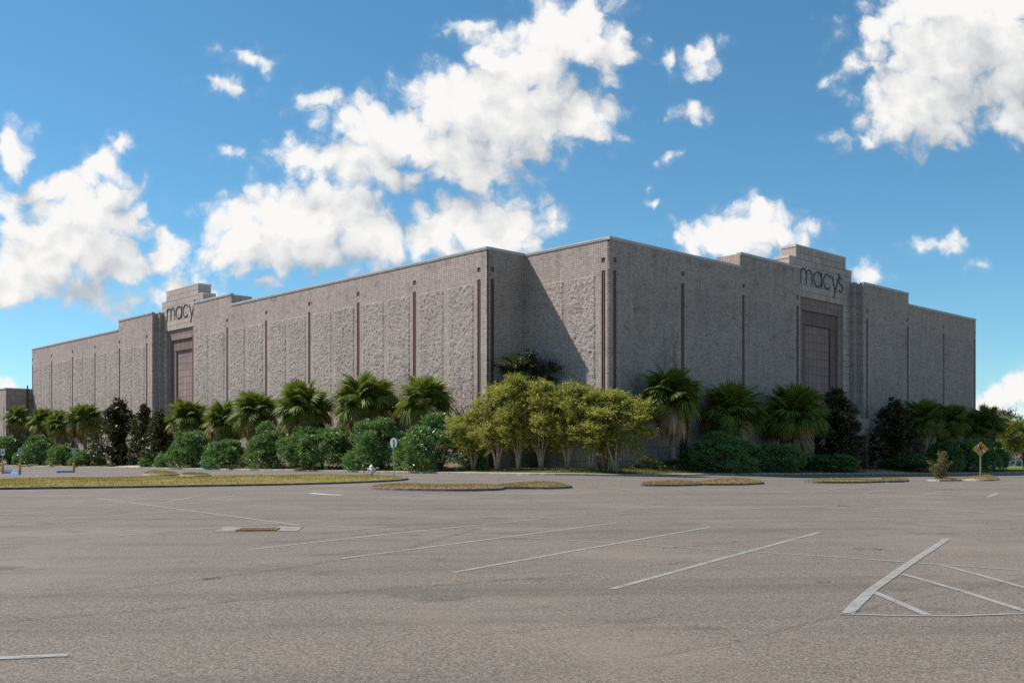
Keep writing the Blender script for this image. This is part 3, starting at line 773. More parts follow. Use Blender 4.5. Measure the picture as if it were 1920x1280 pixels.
def add_tint(me, t):
    a = me.attributes.new('tint', 'FLOAT', 'POINT'); a.data.foreach_set('value', np.asarray(t, dtype=np.float32))
def unit(v): return v / np.maximum(np.linalg.norm(v, axis=-1, keepdims=True), 1e-9)
def leaves(name, P, D, L, W, tint, mat, rng, fold=0.25):
    """one mesh of N leaf-shaped quads: P base points, D directions"""
    N = len(P); D = unit(D); r = rng.normal(size=(N, 3)); S = unit(np.cross(D, r)); U = np.cross(S, D)
    L = L[:, None]; W = W[:, None]
    V = np.stack([P, P + D * L * 0.45 + S * W * 0.5 + U * W * fold, P + D * L - U * L * 0.08, P + D * L * 0.45 - S * W * 0.5 + U * W * fold], 1).reshape(-1, 3)
    Q = np.arange(4 * N, dtype=np.int32)
    me = bpy.data.meshes.new(name)
    me.vertices.add(4 * N); me.vertices.foreach_set('co', V.astype(np.float32).ravel())
    me.loops.add(4 * N); me.loops.foreach_set('vertex_index', Q)
    me.polygons.add(N); me.polygons.foreach_set('loop_start', np.arange(0, 4 * N, 4, dtype=np.int32))
    me.update(calc_edges=True); add_tint(me, np.repeat(tint, 4)); me.materials.append(mat)
    return me

def dome_points(rng, n, rx, h, lump, zmin=0.0, flat=1.6):
    """points through the outer shell of a lumpy dome, with outward directions"""
    d = unit(rng.normal(size=(n * 2, 3))); d[:, 2] = np.abs(d[:, 2]) * 1.15 - 0.22; d = unit(d)[:n]
    k = np.zeros(n)
    for c, s in lump: k = np.maximum(k, s * np.exp(-((1 - d @ c) / 0.07)))
    rad = (0.80 + k) * (1 - 0.42 * rng.random(n) ** 2.0)
    P = d * rad[:, None]; P[:, 2] = P[:, 2] * 0.80 + 0.18
    P = P * np.array([rx, rx, h]); P[:, 2] = np.maximum(P[:, 2], zmin + 0.05 * rng.random(n))
    return P, d, rad
def lumps(rng, n, s=0.28):
    c = unit(rng.normal(size=(n, 3))); c[:, 2] = np.abs(c[:, 2]) * 0.9
    return [(unit(x), s * rng.uniform(0.5, 1.1)) for x in c]

def lobed(rng, C, Rr, n, up=0.35, deep=0.4):
    """points on the outer sides of a set of round lobes, with directions out of each lobe"""
    i = rng.choice(len(C), n, p=Rr ** 2 / np.sum(Rr ** 2))
    axis = unit(C - np.array([C[:, 0].mean(), C[:, 1].mean(), C[:, 2].mean() * 0.55]))
    d = unit(unit(rng.normal(size=(n, 3))) + axis[i] * 0.55 + np.array([0, 0, up]))
    P = C[i] + d * (Rr[i] * (1 - deep * rng.random(n) ** 1.6))[:, None]
    return P, d, i
def bush_mesh(name, seed, rx, h, n_cl, per, L, W, mat, up=0.5, nl=40):
    rng = np.random.default_rng(seed)
    d = unit(rng.normal(size=(nl, 3))); d[:, 2] = np.abs(d[:, 2]) * 1.2 - 0.25; d = unit(d)
    C = d * rng.uniform(0.50, 0.90, (nl, 1)) * np.array([rx, rx, h * 0.80]) + np.array([0, 0, 0.20 * h]); Rr = rng.uniform(0.14, 0.32, nl) * rx
    P, d, li = lobed(rng, C, Rr, n_cl, 0.45)
    lt = rng.random(nl)
    P = np.repeat(P, per, 0); d = np.repeat(d, per, 0); n = len(P)
    tw = np.repeat(0.5 * rng.random(n_cl) + 0.5 * lt[li], per)
    ax = unit(d + np.array([0, 0, up]))
    D = ax + rng.normal(size=(n, 3)) * 0.6
    P = P + ax * rng.uniform(0, 0.24, (n, 1)) + rng.normal(size=(n, 3)) * 0.045
    P[:, 2] = np.where(P[:, 2] < 0.03, 0.03 + 0.3 * rng.random(n), P[:, 2])
    t = np.clip(0.55 * tw + 0.45 * rng.random(n), 0, 1)
    return leaves(name, P, D, rng.uniform(0.7, 1.25, n) * L, rng.uniform(0.7, 1.2, n) * W, t, mat, rng)
def inner_mesh(name, seed, rx, h, mat):
    """twiggy heart of a shrub: stems fanning out from the base"""
    rng = random.Random(seed); mb = MB()
    for i in range(26):
        a = rng.uniform(0, 6.28); r = rx * rng.uniform(0.25, 0.8); hh = h * rng.uniform(0.5, 0.9)
        mb.tube([(0.1 * math.cos(a), 0.1 * math.sin(a), 0), (r * 0.35 * math.cos(a), r * 0.35 * math.sin(a), hh * 0.55), (r * math.cos(a), r * math.sin(a), hh)], [0.035, 0.025, 0.008], 4)
    return mb.mesh(name, mat)

# --- sabal palms
def frond_mesh(seed, droop, mat, dead=False, nseg=26):
    rng = random.Random(seed); V = []; F = []; T = []
    pl = 0.82 if not dead else 0.6
    def add_strip(pts, ws, side):
        n0 = len(V)
        for p, w in zip(pts, ws):
            V.append(p + side * w); V.append(p - side * w)
            tt = rng.random(); T.extend((tt, tt))
        for i in range(len(pts) - 1): F.append((n0 + 2 * i, n0 + 2 * i + 1, n0 + 2 * i + 3, n0 + 2 * i + 2))
    up = Vector((0, 0, 1))
    rib = [Vector((x, 0, -droop * 0.16 * x * x)) for x in (0, 0.5, pl, pl + 0.35, pl + 0.62)]
    add_strip(rib, [0.035, 0.03, 0.025, 0.018, 0.008], Vector((0, 1, 0)))
    for i in range(nseg):
        u = i / (nseg - 1) * 2 - 1
        a = u * R(125 if not dead else 38) + rng.uniform(-0.05, 0.05)
        L = (1.12 - 0.30 * abs(u) ** 1.5) * rng.uniform(0.9, 1.08)
        root = rib[2].lerp(rib[4], max(0.0, 1 - abs(u)) * 0.9)
        d = Vector((math.cos(a), math.sin(a), 0.10 * (1 - abs(u)) + 0.16 * math.sin(abs(a))))
        pts = []
        for q in (0.0, 0.35, 0.68, 1.0):
            s = q * L
            z = -droop * (0.26 * s * s + (0.42 * max(0, q - 0.42) * L * 1.6)) - 0.10 * abs(u) * s - (0.15 * s if dead else 0)
            pts.append(root + d * (s * (1 - 0.10 * q * droop)) + Vector((0, 0, z)))
        side = Vector((-math.sin(a), math.cos(a), rng.uniform(-0.5, 0.5))).normalized()
        add_strip(pts, [0.030, 0.075, 0.055, 0.005], side)
    me = mesh('frond', V, F, mat); add_tint(me, T); return me
FROND = [frond_mesh(i, dr, M['frond']) for i, dr in enumerate((0.6, 0.85, 1.0, 1.15, 0.95))]
FROND_OLD = [frond_mesh(20 + i, 1.3, M['frond_old']) for i in range(2)]
FROND_DEAD = [frond_mesh(30 + i, 1.2, M['frond_dead'], True, 16) for i in range(3)]
def trunk_mesh(seed):
    rng = random.Random(seed); mb = MB()
    mb.tube([(0, 0, z / 6.0) for z in range(7)], [0.27, 0.23, 0.21, 0.21, 0.22, 0.24, 0.25], 12)
    rows = 26
    for i in range(rows):           # criss-cross of cut leaf bases
        z = 0.06 + 0.94 * i / rows
        for j in range(7):
            a = 2 * math.pi * (j + 0.5 * (i % 2)) / 7; ca, sa = math.cos(a), math.sin(a); tx, ty = -sa, ca
            r0 = 0.20; w = 0.085; hh = 0.055; out = rng.uniform(0.05, 0.10)
            p = lambda s, r, zz: (ca * r + tx * s, sa * r + ty * s, zz)
            n = len(mb.v)
            mb.v += [p(-w, r0, z), p(w, r0, z), p(w * 0.5, r0 + out, z + hh), p(-w * 0.5, r0 + out, z + hh), p(0, r0 + 0.02, z + hh * 1.1)]
            for f in ((0, 1, 2, 3), (3, 2, 4), (0, 3, 4), (1, 4, 2)): mb.f.append(tuple(n + q for q in f)); mb.mi.append(0)
    return mb.mesh('palm_trunk', M['palm_trunk'])
TRUNKS = [trunk_mesh(1), trunk_mesh(2)]
def palm(loc, top, rad, label, seed, group, green=34, old=6, dead=16):
    rng = random.Random(seed)
    hgt = max(1.6, top - loc[2] - rad * 0.90)
    t = thing('sabal_palm', label, 'palm', loc, rng.uniform(0, 6.28), group)
    t.rotation_euler = (R(rng.uniform(-4, 4)), R(rng.uniform(-4, 4)), rng.uniform(0, 6.28))
    ob('trunk', TRUNKS[seed % 2], t, (0, 0, 0), None, (1.0, 1.0, hgt))
    s = rad / 2.12
    for i in range(green):
        q = (i + 0.5) / green; el = R(84 - 106 * q ** 0.8); az = i * 2.39996 + rng.uniform(-0.3, 0.3)
        me = FROND[0] if q < 0.2 else FROND[1] if q < 0.4 else FROND[4] if q < 0.55 else FROND[2] if q < 0.78 else FROND[3]
        k = s * rng.uniform(0.9, 1.1)
        ob('frond', me, t, (0.12 * math.cos(az), 0.12 * math.sin(az), hgt + rng.uniform(-0.1, 0.15)), (rng.uniform(-0.9, 0.9), -el + rng.uniform(-0.14, 0.14), az), (k, k, k * rng.uniform(0.8, 1.5)))
    for i in range(old):
        el = R(rng.uniform(-55, 0)); az = i * 2.39996 * 1.7 + rng.uniform(0, 1); k = s * rng.uniform(0.85, 1.0)
        ob('old_frond', FROND_OLD[i % 2], t, (0.12 * math.cos(az), 0.12 * math.sin(az), hgt - 0.12), (rng.uniform(-0.6, 0.6), -el, az), (k, k, k))
    for i in range(dead):
        el = R(rng.uniform(-84, -36)); az = i * 2.39996 + rng.uniform(-0.3, 0.3); k = s * rng.uniform(0.95, 1.40)
        ob('dead_frond', FROND_DEAD[i % 3], t, (0.16 * math.cos(az), 0.16 * math.sin(az), hgt - 0.1), (rng.uniform(-0.7, 0.7), -el, az), (k, k, k))
    return t

# --- shrubs, magnolias, crape myrtles: a few mesh variants, placed by copies that share them
OLE = [bush_mesh('oleander_foliage', 40 + i, 1.0 * 2.6, 4.2, 1650, 14, 0.25, 0.064, M['oleander'], 0.6, 66) for i in range(3)]
OLE_S = [bush_mesh('small_oleander_foliage', 50 + i, 1.4, 2.4, 640, 14, 0.22, 0.058, M['oleander'], 0.6, 40) for i in range(2)]
SHRUB = [bush_mesh('shrub_foliage', 60, 1.2, 1.8, 320, 14, 0.13, 0.06, M['shrubby'], 0.4, 20)]
HEART = inner_mesh('stems', 3, 2.4, 3.6, M['bark_dark'])
HEART_S = inner_mesh('stems', 4, 1.2, 2.0, M['bark_dark'])
def shrub(loc, rad, hgt, label, seed, kind, group):
    rng = random.Random(seed)
    if kind == 'ole': me, br, bh, heart = OLE[seed % 3], 2.6, 4.2, HEART
    elif kind == 'oles': me, br, bh, heart = OLE_S[seed % 2], 1.4, 2.4, HEART_S
    else: me, br, bh, heart = SHRUB[0], 1.2, 1.8, HEART_S
    name = {'ole': 'oleander_shrub', 'oles': 'oleander_shrub', 'shrub': 'low_shrub'}[kind]
    t = thing(name, label, 'shrub', loc, rng.uniform(0, 6.28), group)
    sc = (rad / br * rng.uniform(1.14, 1.32), rad / br * rng.uniform(1.14, 1.32), hgt / bh * rng.uniform(0.94, 1.06))
    ob('foliage', me, t, None, None, sc); hr = (2.4, 3.6) if heart is HEART else (1.2, 2.0)
    ob('stems', heart, t, None, None, (rad / hr[0] * 0.95, rad / hr[0] * 0.95, hgt / hr[1] * 0.95))
    return t

def magnolia_mesh(seed):
    rng = np.random.default_rng(seed); n_cl, per = 1250, 11
    K = 74; z = (np.arange(K) + 0.5) / K; an = np.arange(K) * 2.39996 + rng.normal(size=K) * 0.4
    prof = np.interp(z, [0, 0.12, 0.35, 0.65, 0.88, 1.0], [0.62, 0.86, 0.86, 0.68, 0.36, 0.04])
    r = prof * rng.uniform(0.72, 1.22, K)
    C = np.stack([np.cos(an) * r * 1.7, np.sin(an) * r * 1.7, 0.45 + z * 6.0 + rng.normal(size=K) * 0.15], 1); Rr = rng.uniform(0.30, 0.62, K) * (1.05 - 0.4 * z)
    C = np.vstack([C, np.stack([0 * z, 0 * z, 0.5 + z * 5.4], 1)]); Rr = np.concatenate([Rr, np.full(K, 0.45)])
    P, d, li = lobed(rng, C, Rr, n_cl, 0.3)
    lt = rng.random(len(C))
    P = np.repeat(P, per, 0); d = np.repeat(d, per, 0); n = len(P); tw = np.repeat(0.5 * rng.random(n_cl) + 0.5 * lt[li], per)
    D = d * 0.9 + rng.normal(size=(n, 3)) * 0.7
    P = P + rng.normal(size=(n, 3)) * 0.10
    return leaves('magnolia_foliage', P, D, rng.uniform(0.7, 1.2, n) * 0.28, rng.uniform(0.8, 1.2, n) * 0.13, np.clip(tw * 0.6 + rng.random(n) * 0.4, 0, 1), M['magnolia'], rng)
MAG = [magnolia_mesh(70), magnolia_mesh(71)]
def mag_trunk():
    mb = MB(); mb.tube([(0, 0, 0), (0.05, 0.02, 2.0), (0, 0.04, 4.5), (0, 0, 6.4)], [0.2, 0.15, 0.09, 0.03], 8)
    rng = random.Random(9)
    for i in range(22):
        z = 0.6 + i * 0.25; a = i * 2.4; r = 1.3 * (1 - z / 8)
        mb.tube([(0, 0, z), (r * 0.6 * math.cos(a), r * 0.6 * math.sin(a), z + 0.3), (r * math.cos(a), r * math.sin(a), z + 0.6)], [0.05, 0.035, 0.012], 5)
    return mb.mesh('magnolia_trunk', M['bark_dark'])
MAGT = mag_trunk()
def magnolia(loc, rad, hgt, label, seed, group='dark magnolias beside the entrances'):
    t = thing('magnolia_tree', label, 'tree', loc, seed * 1.3, group)
    sc = (rad / 1.85, rad / 1.85, hgt / 6.95)
    ob('crown', MAG[seed % 2], t, None, None, sc); ob('trunk', MAGT, t, None, None, sc)
    return t

def myrtle_meshes(seed, mat, bark, rx=2.2, h=7.4, fork=2.3, n_cl=1150, per=20):
    rng = np.random.default_rng(seed); rr = random.Random(seed); mb = MB(); tips = []
    for i in range(6):
        a = i * 1.047 + rr.uniform(-0.4, 0.4); r1 = rr.uniform(0.25, 0.5); r2 = rx * rr.uniform(0.28, 0.55)
        b0 = Vector((0.10 * math.cos(a), 0.10 * math.sin(a), 0)); b1 = Vector((r1 * 0.5 * math.cos(a), r1 * 0.5 * math.sin(a), fork * 0.5))
        b2 = Vector((r1 * 1.3 * math.cos(a), r1 * 1.3 * math.sin(a), fork)); b3 = Vector((r2 * math.cos(a + 0.2), r2 * math.sin(a + 0.2), h * 0.60))
        mb.tube([b0, b1, b2, b3], [0.085, 0.06, 0.05, 0.022], 7)
        for j in range(4):
            s = b2.lerp(b3, rr.uniform(0.0, 0.85)); aa = a + rr.uniform(-1.3, 1.3); L = rr.uniform(0.8, 1.7)
            e = s + Vector((math.cos(aa) * L * 0.75, math.sin(aa) * L * 0.75, L * rr.uniform(0.5, 1.0)))
            mb.tube([s, s.lerp(e, 0.5) + Vector((0, 0, -0.08)), e], [0.024, 0.016, 0.006], 5); tips.append(e)
    trunk = mb.mesh('myrtle_stems', bark, True)
    # crown of leafy sprays, each growing up and out
    K = 46; z = rng.random(K); an = np.arange(K) * 2.39996 + rng.normal(size=K) * 0.5
    prof = np.interp(z, [0, 0.15, 0.45, 0.75, 0.92, 1.0], [0.40, 0.72, 0.95, 0.85, 0.5, 0.15])
    r = rx * prof * np.sqrt(rng.random(K)) * 0.9
    C = np.stack([np.cos(an) * r, np.sin(an) * r, fork - 0.25 + z * (h - fork - 0.3)], 1); Rr = rng.uniform(0.20, 0.36, K) * rx * 0.85
    base, d0_, li = lobed(rng, C, Rr, n_cl, 0.35, 0.7)
    ax = unit(d0_ + np.array([0, 0, 0.25]) + rng.normal(size=(n_cl, 3)) * 0.3); lt = rng.random(K)
    P = np.repeat(base, per, 0); A = np.repeat(ax, per, 0); n = len(P)
    s = rng.random(n); ln = np.repeat(rng.uniform(0.25, 0.70, n_cl), per)
    P = P + A * (s * ln)[:, None] + rng.normal(size=(n, 3)) * 0.055
    D = A * 0.5 + rng.normal(size=(n, 3)) * 0.8
    tw = np.repeat(0.4 * rng.random(n_cl) + 0.6 * lt[li], per)
    t = np.clip(0.55 * tw + 0.45 * rng.random(n), 0, 1)
    crown = leaves('myrtle_foliage', P, D, rng.uniform(0.7, 1.25, n) * 0.14, rng.uniform(0.8, 1.2, n) * 0.075, t, mat, rng)
    return crown, trunk
MYR = [myrtle_meshes(80 + i, M['myrtle'], M['bark_pale']) for i in range(3)]
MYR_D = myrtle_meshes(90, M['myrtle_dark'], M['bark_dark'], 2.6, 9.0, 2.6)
MYR_F = myrtle_meshes(91, M['myrtle_far'], M['bark_dark'], 2.4, 6.0, 2.0)
FARM = myrtle_meshes(92, M['tree_far'], M['bark_dark'], 3.4, 8.5, 2.0, 700, 20)
def myrtle(loc, rad, hgt, label, seed, src, base, group, name='crape_myrtle'):
    t = thing(name, label, 'tree', loc, seed * 1.7, group)
    sc = (rad / base[0], rad / base[0], hgt / base[1])
    ob('crown', src[0], t, None, None, sc); ob('trunk', src[1], t, None, None, sc)
    return t

def spot(side, px, w):
    lx, ly = on_left(px, w) if side == 'L' else on_right(px, w)
    x, y = to_world(lx, ly); return x, y, zbed(x, y) - 0.02

PALMS = [  # side, px, w, top py, half width px, label
 ('L', 35, 4.2, 764, 23, 'leftmost sabal palm of the row, beside the low mall wing'),
 ('L', 76, 4.2, 767, 26, 'second sabal palm from the low mall wing at the left'),
 ('L', 116, 4.6, 771, 28, 'third sabal palm from the low mall wing, shortest of the far left group'),
 ('L', 160, 4.2, 757, 32, 'sabal palm with a browned skirt just left of the big magnolia by the left entrance'),
 ('L', 347, 4.2, 751, 38, 'sabal palm with a golden-brown skirt just right of the left entrance'),
 ('L', 418, 4.2, 755, 40, 'second sabal palm to the right of the left entrance'),
 ('L', 488, 4.0, 734, 43, 'third sabal palm to the right of the left entrance'),
 ('L', 578, 4.0, 719, 52, 'sabal palm with spreading crown behind the dense oleander left of the pilaster base'),
 ('L', 684, 3.8, 701, 58, 'tallest palm of the sunlit left row, above the fire hydrant'),
 ('L', 797, 3.8, 707, 52, 'rightmost palm of the sunlit left row, above the biggest oleander'),
 ('R', 1262, 3.6, 692, 57, 'palm with bare criss-cross trunk right of the crape myrtles'),
 ('R', 1380, 3.4, 721, 56, 'shaded palm with full round crown above the blue-green oleander'),
 ('R', 1492, 3.6, 727, 56, 'shaded palm with pale hanging skirt just left of the right entrance'),
 ('R', 1722, 3.4, 751, 40, 'palm partly hidden behind the magnolia right of the right entrance'),
 ('R', 1782, 3.4, 759, 37, 'palm directly behind the small scraggly island bush'),
 ('R', 1850, 3.2, 764, 36, 'rightmost palm, at the far right corner of the store behind the pedestrian sign'),
]
for i, (sd, px, w, tp, hw, lab) in enumerate(PALMS):
    x, y, z = spot(sd, px, w); 
    lit = sd == 'L'
    palm((x, y, z), z_at(tp, y), hw * y / FPX, lab, 100 + i, 'sabal palms along the store', (44 if lit else 54) + (i * 7) % 15, (20 + (i * 5) % 12) if lit else 7, (38 + (i * 11) % 16) if lit else 28)

SHRUBS = [ # side, px, w, top py, half width px, kind, label
 ('L', 18, 5.6, 809, 34, 'ole', 'leftmost oleander, at the photo edge behind the accessible parking sign'),
 ('L', 74, 5.8, 814, 32, 'ole', 'round oleander behind the middle bollard'),
 ('L', 119, 6.2, 827, 22, 'oles', 'small oleander behind the right bollard'),
 ('L', 165, 6.0, 835, 24, 'oles', 'small oleander just left of the big magnolia by the left entrance'),
 ('L', 282, 6.2, 843, 17, 'oles', 'small round shrub in front of the left entrance, left one of two'),
 ('L', 308, 6.2, 846, 16, 'oles', 'small round shrub in front of the left entrance, right one of two'),
 ('L', 362, 5.6, 805, 36, 'ole', 'oleander under the golden-skirted palm right of the left entrance'),
 ('L', 428, 5.8, 822, 36, 'ole', 'loose low oleander under the second palm right of the left entrance'),
 ('L', 508, 5.4, 800, 42, 'ole', 'dense dark-centred oleander under the third palm right of the left entrance'),
 ('L', 602, 5.2, 790, 62, 'ole', 'broad oleander just left of the dark pilaster base'),
 ('L', 716, 5.2, 783, 52, 'ole', 'tall oleander directly behind the stop sign and hydrant'),
 ('L', 826, 5.2, 788, 66, 'ole', 'biggest oleander, between the stop sign and the crape myrtles'),
 ('L', 462, 6.3, 858, 20, 'shrub', 'low yellowish shrub at the kerb below the second palm right of the left entrance'),
 ('L', 655, 6.2, 868, 14, 'shrub', 'low shrub at the foot of the dark pilaster base'),
 ('R', 1350, 5.2, 816, 58, 'ole', 'shaded blue-green oleander left of the two by the right entrance'),
 ('R', 1452, 5.2, 826, 44, 'ole', 'shaded blue-green oleander nearer the right entrance, right one of the pair'),
 ('R', 1552, 5.0, 848, 46, 'oles', 'dark shrub under the magnolia left of the right entrance column'),
 ('R', 1702, 4.8, 846, 42, 'oles', 'dark shrub under the magnolia right of the handrail'),
 ('R', 1812, 4.6, 815, 42, 'ole', 'shaded oleander just left of the pedestrian sign post'),
 ('R', 1770, 4.4, 822, 30, 'ole', 'shaded oleander behind the small scraggly island bush'),
 ('R', 1864, 4.2, 832, 24, 'ole', 'shaded oleander just right of the pedestrian sign post'),
 ('R', 1212, 3.0, 857, 26, 'shrub', 'low dark shrub at the wall between the crape myrtles and the bare-trunked palm'),
 ('R', 1262, 3.4, 860, 26, 'shrub', 'low dark shrub round the foot of the bare-trunked palm'),
]
for i, (sd, px, w, tp, hw, kd, lab) in enumerate(SHRUBS):
    x, y, z = spot(sd, px, w)
    shrub((x, y, z), hw * y / FPX, z_at(tp, y) - z, lab, 200 + i, kd, 'oleanders along the store' if kd != 'shrub' else 'low shrubs in the bed')

for i, (sd, px, w, tp, hw, lab) in enumerate([
 ('L', 222, 4.6, 749, 42, 'large dark magnolia left of the left entrance'),
 ('L', 270, 3.4, 755, 24, 'slim magnolia behind the large one, touching the left entrance porch'),
 ('L', 300, 4.8, 769, 30, 'magnolia right of the left entrance porch, beside the golden-skirted palm'),
 ('R', 1567, 3.6, 725, 47, 'tall black-green magnolia in front of the right entrance arch'),
 ('R', 1676, 3.6, 749, 44, 'broad black-green magnolia just right of the right entrance column')]):
    x, y, z = spot(sd, px, w); magnolia((x, y, z), hw * y / FPX, z_at(tp, y) - z, lab, i)

for i, (px, D, tp, hw, lab) in enumerate([
 (888, 90.5, 770, 44, 'leftmost crape myrtle, half behind the biggest oleander'),
 (932, 88.0, 726, 46, 'second crape myrtle from the left at the store corner'),
 (972, 87.0, 708, 46, 'third crape myrtle from the left, tallest with reddish top'),
 (1015, 86.0, 716, 48, 'middle crape myrtle of the row at the store corner'),
 (1064, 85.0, 722, 48, 'third crape myrtle from the right, with bright green low leaves'),
 (1108, 84.2, 727, 52, 'second crape myrtle from the right, in front of the store corner edge'),
 (1154, 83.6, 735, 66, 'rightmost crape myrtle, reaching towards the bare-trunked palm')]):
    x = (px - CX) / FPX * D; z = zbed(x, D) - 0.02
    myrtle((x, D, z), hw * 1.16 * D / FPX, z_at(tp, D) - z, lab, i, MYR[i % 3], (2.25, 7.4), 'pale-stemmed crape myrtles at the corner')
x, y = to_world(-1.5, 8.2)
myrtle((x, y, zbed(x, y)), 4.7, z_at(664, y) - zbed(x, y), 'dark crape myrtle in the shaded notch between the two store corners', 3, MYR_D, (2.65, 9.0), None)
# beyond the right end of the store
for i, (px, D, tp, hw, lab) in enumerate([
 (1884, 166, 786, 40, 'yellow-green tree just right of the store, nearest the end palm'),
 (1922, 172, 793, 42, 'yellow-green tree cut by the right photo edge')]):
    x = (px - CX) / FPX * D; z = zc(x) + 0.40
    myrtle((x, D, z), hw * D / FPX, z_at(tp, D) - z, lab, 20 + i, MYR_F, (2.45, 6.0), 'yellow-green trees right of the store', 'ornamental_tree')
for i, (px, D, tp, hw, lab) in enumerate([
 (1886, 230, 774, 50, 'dark open-crowned tree rising behind the yellow-green trees'),
 (1935, 300, 792, 60, 'far dark tree at the right photo edge'),
 (-20, 330, 835, 60, 'far dark tree beyond the low mall wing at the left edge')]):
    x = (px - CX) / FPX * D
    myrtle((x, D, -1.5), hw * D / FPX, z_at(tp, D) + 1.5, lab, 30 + i, FARM, (3.45, 8.5), None, 'broadleaf_tree')


# ------------------------------------------------------------------ parking islands
def smooth_loop(pts, n=2):
    for _ in range(n):
        out = []
        for i in range(len(pts)):
            a, b = pts[i], pts[(i + 1) % len(pts)]
            out += [a * 0.75 + b * 0.25, a * 0.25 + b * 0.75]
        pts = out
    return pts
def island(front, depth, dome, label, turf, blade, nb, seed, kerb='kerb', peak=0.5, kh=0.13):
    """a kerbed island: front edge as seen in the photo, depth in metres away from the viewer"""
    rng = np.random.default_rng(seed)
    fr = [Vector(G(*p)) for p in front]
    back = []
    for i, p in enumerate(fr):
        q = i / (len(fr) - 1); dd = depth[i] if isinstance(depth, list) else depth * (0.35 + 0.65 * math.sin(math.pi * min(1, max(0, 0.12 + 0.76 * q))))
        d = Vector((p.x, p.y, 0)).normalized(); back.append(p + d * dd)
    loop = smooth_loop(fr + back[::-1], 2)
    c = sum(loop, Vector()) / len(loop); n = len(loop)
    t = thing('parking_island', label, 'traffic island', (c.x, c.y, zg(c.x, c.y)), 0, 'kerbed grass islands in the parking lot')
    o = Vector((c.x, c.y, zg(c.x, c.y)))
    # kerb ring
    v = []; f = []
    for p in loop:
        d = (Vector((c.x, c.y, 0)) - Vector((p.x, p.y, 0))); L = d.length; d = d / L
        zb = zg(p.x, p.y)
        for (e, z) in ((0.0, -0.05), (0.02, kh - 0.01), (0.05, kh), (0.17, kh), (0.19, kh - 0.06)):
            q = p + d * min(e, L * 0.4); v.append((q.x - o.x, q.y - o.y, zb + z - o.z))
    for i in range(n):
        j = (i + 1) % n
        for s in range(4): f.append((i * 5 + s, j * 5 + s, j * 5 + s + 1, i * 5 + s + 1))
    ob('kerb_ring', fix_normals(mesh('kerb_ring', v, f, M[kerb])), t)
    # turf mound
    A = np.array([(p.x, p.y) for p in loop]); C = np.array([c.x, c.y])
    ks = [1.0, 0.93, 0.8, 0.62, 0.42, 0.2]
    def zt(k, x, y): 
        return zg(x, y) + kh - 0.03 + dome * (1 - k * k) ** 0.8 * (0.82 + 0.3 * math.sin(x * 0.9 + seed) * math.sin(y * 0.7 + seed))
    v = []; f = []
    for k in ks:
        for i in range(n):
            d = C - A[i]; L = np.linalg.norm(d); p = A[i] + d / L * min(0.18, L * 0.35); p = C + (p - C) * k
            v.append((p[0] - o.x, p[1] - o.y, zt(k, *p) - o.z))
    v.append((0, 0, zt(0, *C) - o.z))
    for r in range(len(ks) - 1):
        for i in range(n):
            j = (i + 1) % n; f.append((r * n + i, r * n + j, (r + 1) * n + j, (r + 1) * n + i))
    for i in range(n): f.append(((len(ks) - 1) * n + i, (len(ks) - 1) * n + (i + 1) % n, len(v) - 1))
    ob('turf', mesh('turf', v, f, M[turf], True), t)
    # blades
    seg = np.linalg.norm(np.roll(A, -1, 0) - A, axis=1) * np.linalg.norm(A - C, axis=1); cum = np.cumsum(seg) / seg.sum()
    i = np.searchsorted(cum, rng.random(nb)).clip(0, n - 1); u = rng.random(nb)[:, None]
    E = A[i] * (1 - u) + np.roll(A, -1, 0)[i] * u; k = np.sqrt(rng.random(nb)) * 0.985
    dv = C - E; L = np.linalg.norm(dv, axis=1, keepdims=True); E = E + dv / L * np.minimum(0.17, L * 0.33)
    XY = C + (E - C) * k[:, None]
    Z = np.array([zt(kk, x, y) for kk, (x, y) in zip(k, XY)])
    P = np.column_stack([XY[:, 0] - o.x, XY[:, 1] - o.y, Z - o.z - 0.02])
    D = rng.normal(size=(nb, 3)) * 0.55 + np.array([0, 0, 1.0])
    pn = 0.5 + 0.5 * np.sin(XY[:, 0] * 1.3 + seed) * np.sin(XY[:, 1] * 1.7)
    me = leaves('grass', P, D, rng.uniform(0.06, 0.17, nb), rng.uniform(0.012, 0.03, nb), np.clip(0.25 + 0.5 * rng.random(nb) + 0.3 * (pn - 0.5), 0, 1), M[blade], rng)
    g = ob('grass', me, t); g['kind'] = 'stuff'
    return t, o
ISL = {}
def isl(key, *a, **k): ISL[key] = island(*a, **k)
isl('strip', [(-60, 919), (60, 917), (250, 914.5), (430, 911.5), (600, 908), (700, 904.5), (766, 900.5)], [22, 20, 18, 17, 16.5, 14, 5], 0.30, 'long grassy island strip with a dark kerb at the left of the lot', 'dry_turf', 'blade_dry', 30000, 1, 'kerb_dark')
isl('c1', [(693, 917.5), (740, 919.5), (810, 920.5), (880, 921), (946, 919)], 3.8, 0.24, 'brown-turfed island in the middle of the lot, left half of the pair', 'brown_turf', 'blade_brown', 6500, 2, 'kerb_dark')
isl('c2', [(918, 916.8), (985, 916.5), (1040, 917), (1073, 915)], 3.0, 0.20, 'brown-turfed island in the middle of the lot, right half of the pair', 'brown_turf', 'blade_brown', 4500, 3, 'kerb_dark')
isl('d1', [(1196, 911), (1230, 911.5), (1275, 911.5), (1318, 910)], 3.2, 0.16, 'tan grass island right of centre, left half of the pair', 'brown_turf', 'blade_brown', 4000, 4, 'kerb_dark')
isl('d2', [(1300, 909.5), (1350, 910), (1400, 909.5), (1433, 907.5)], 3.2, 0.22, 'tan grass island right of centre, right half of the pair', 'brown_turf', 'blade_brown', 4000, 5, 'kerb_dark')
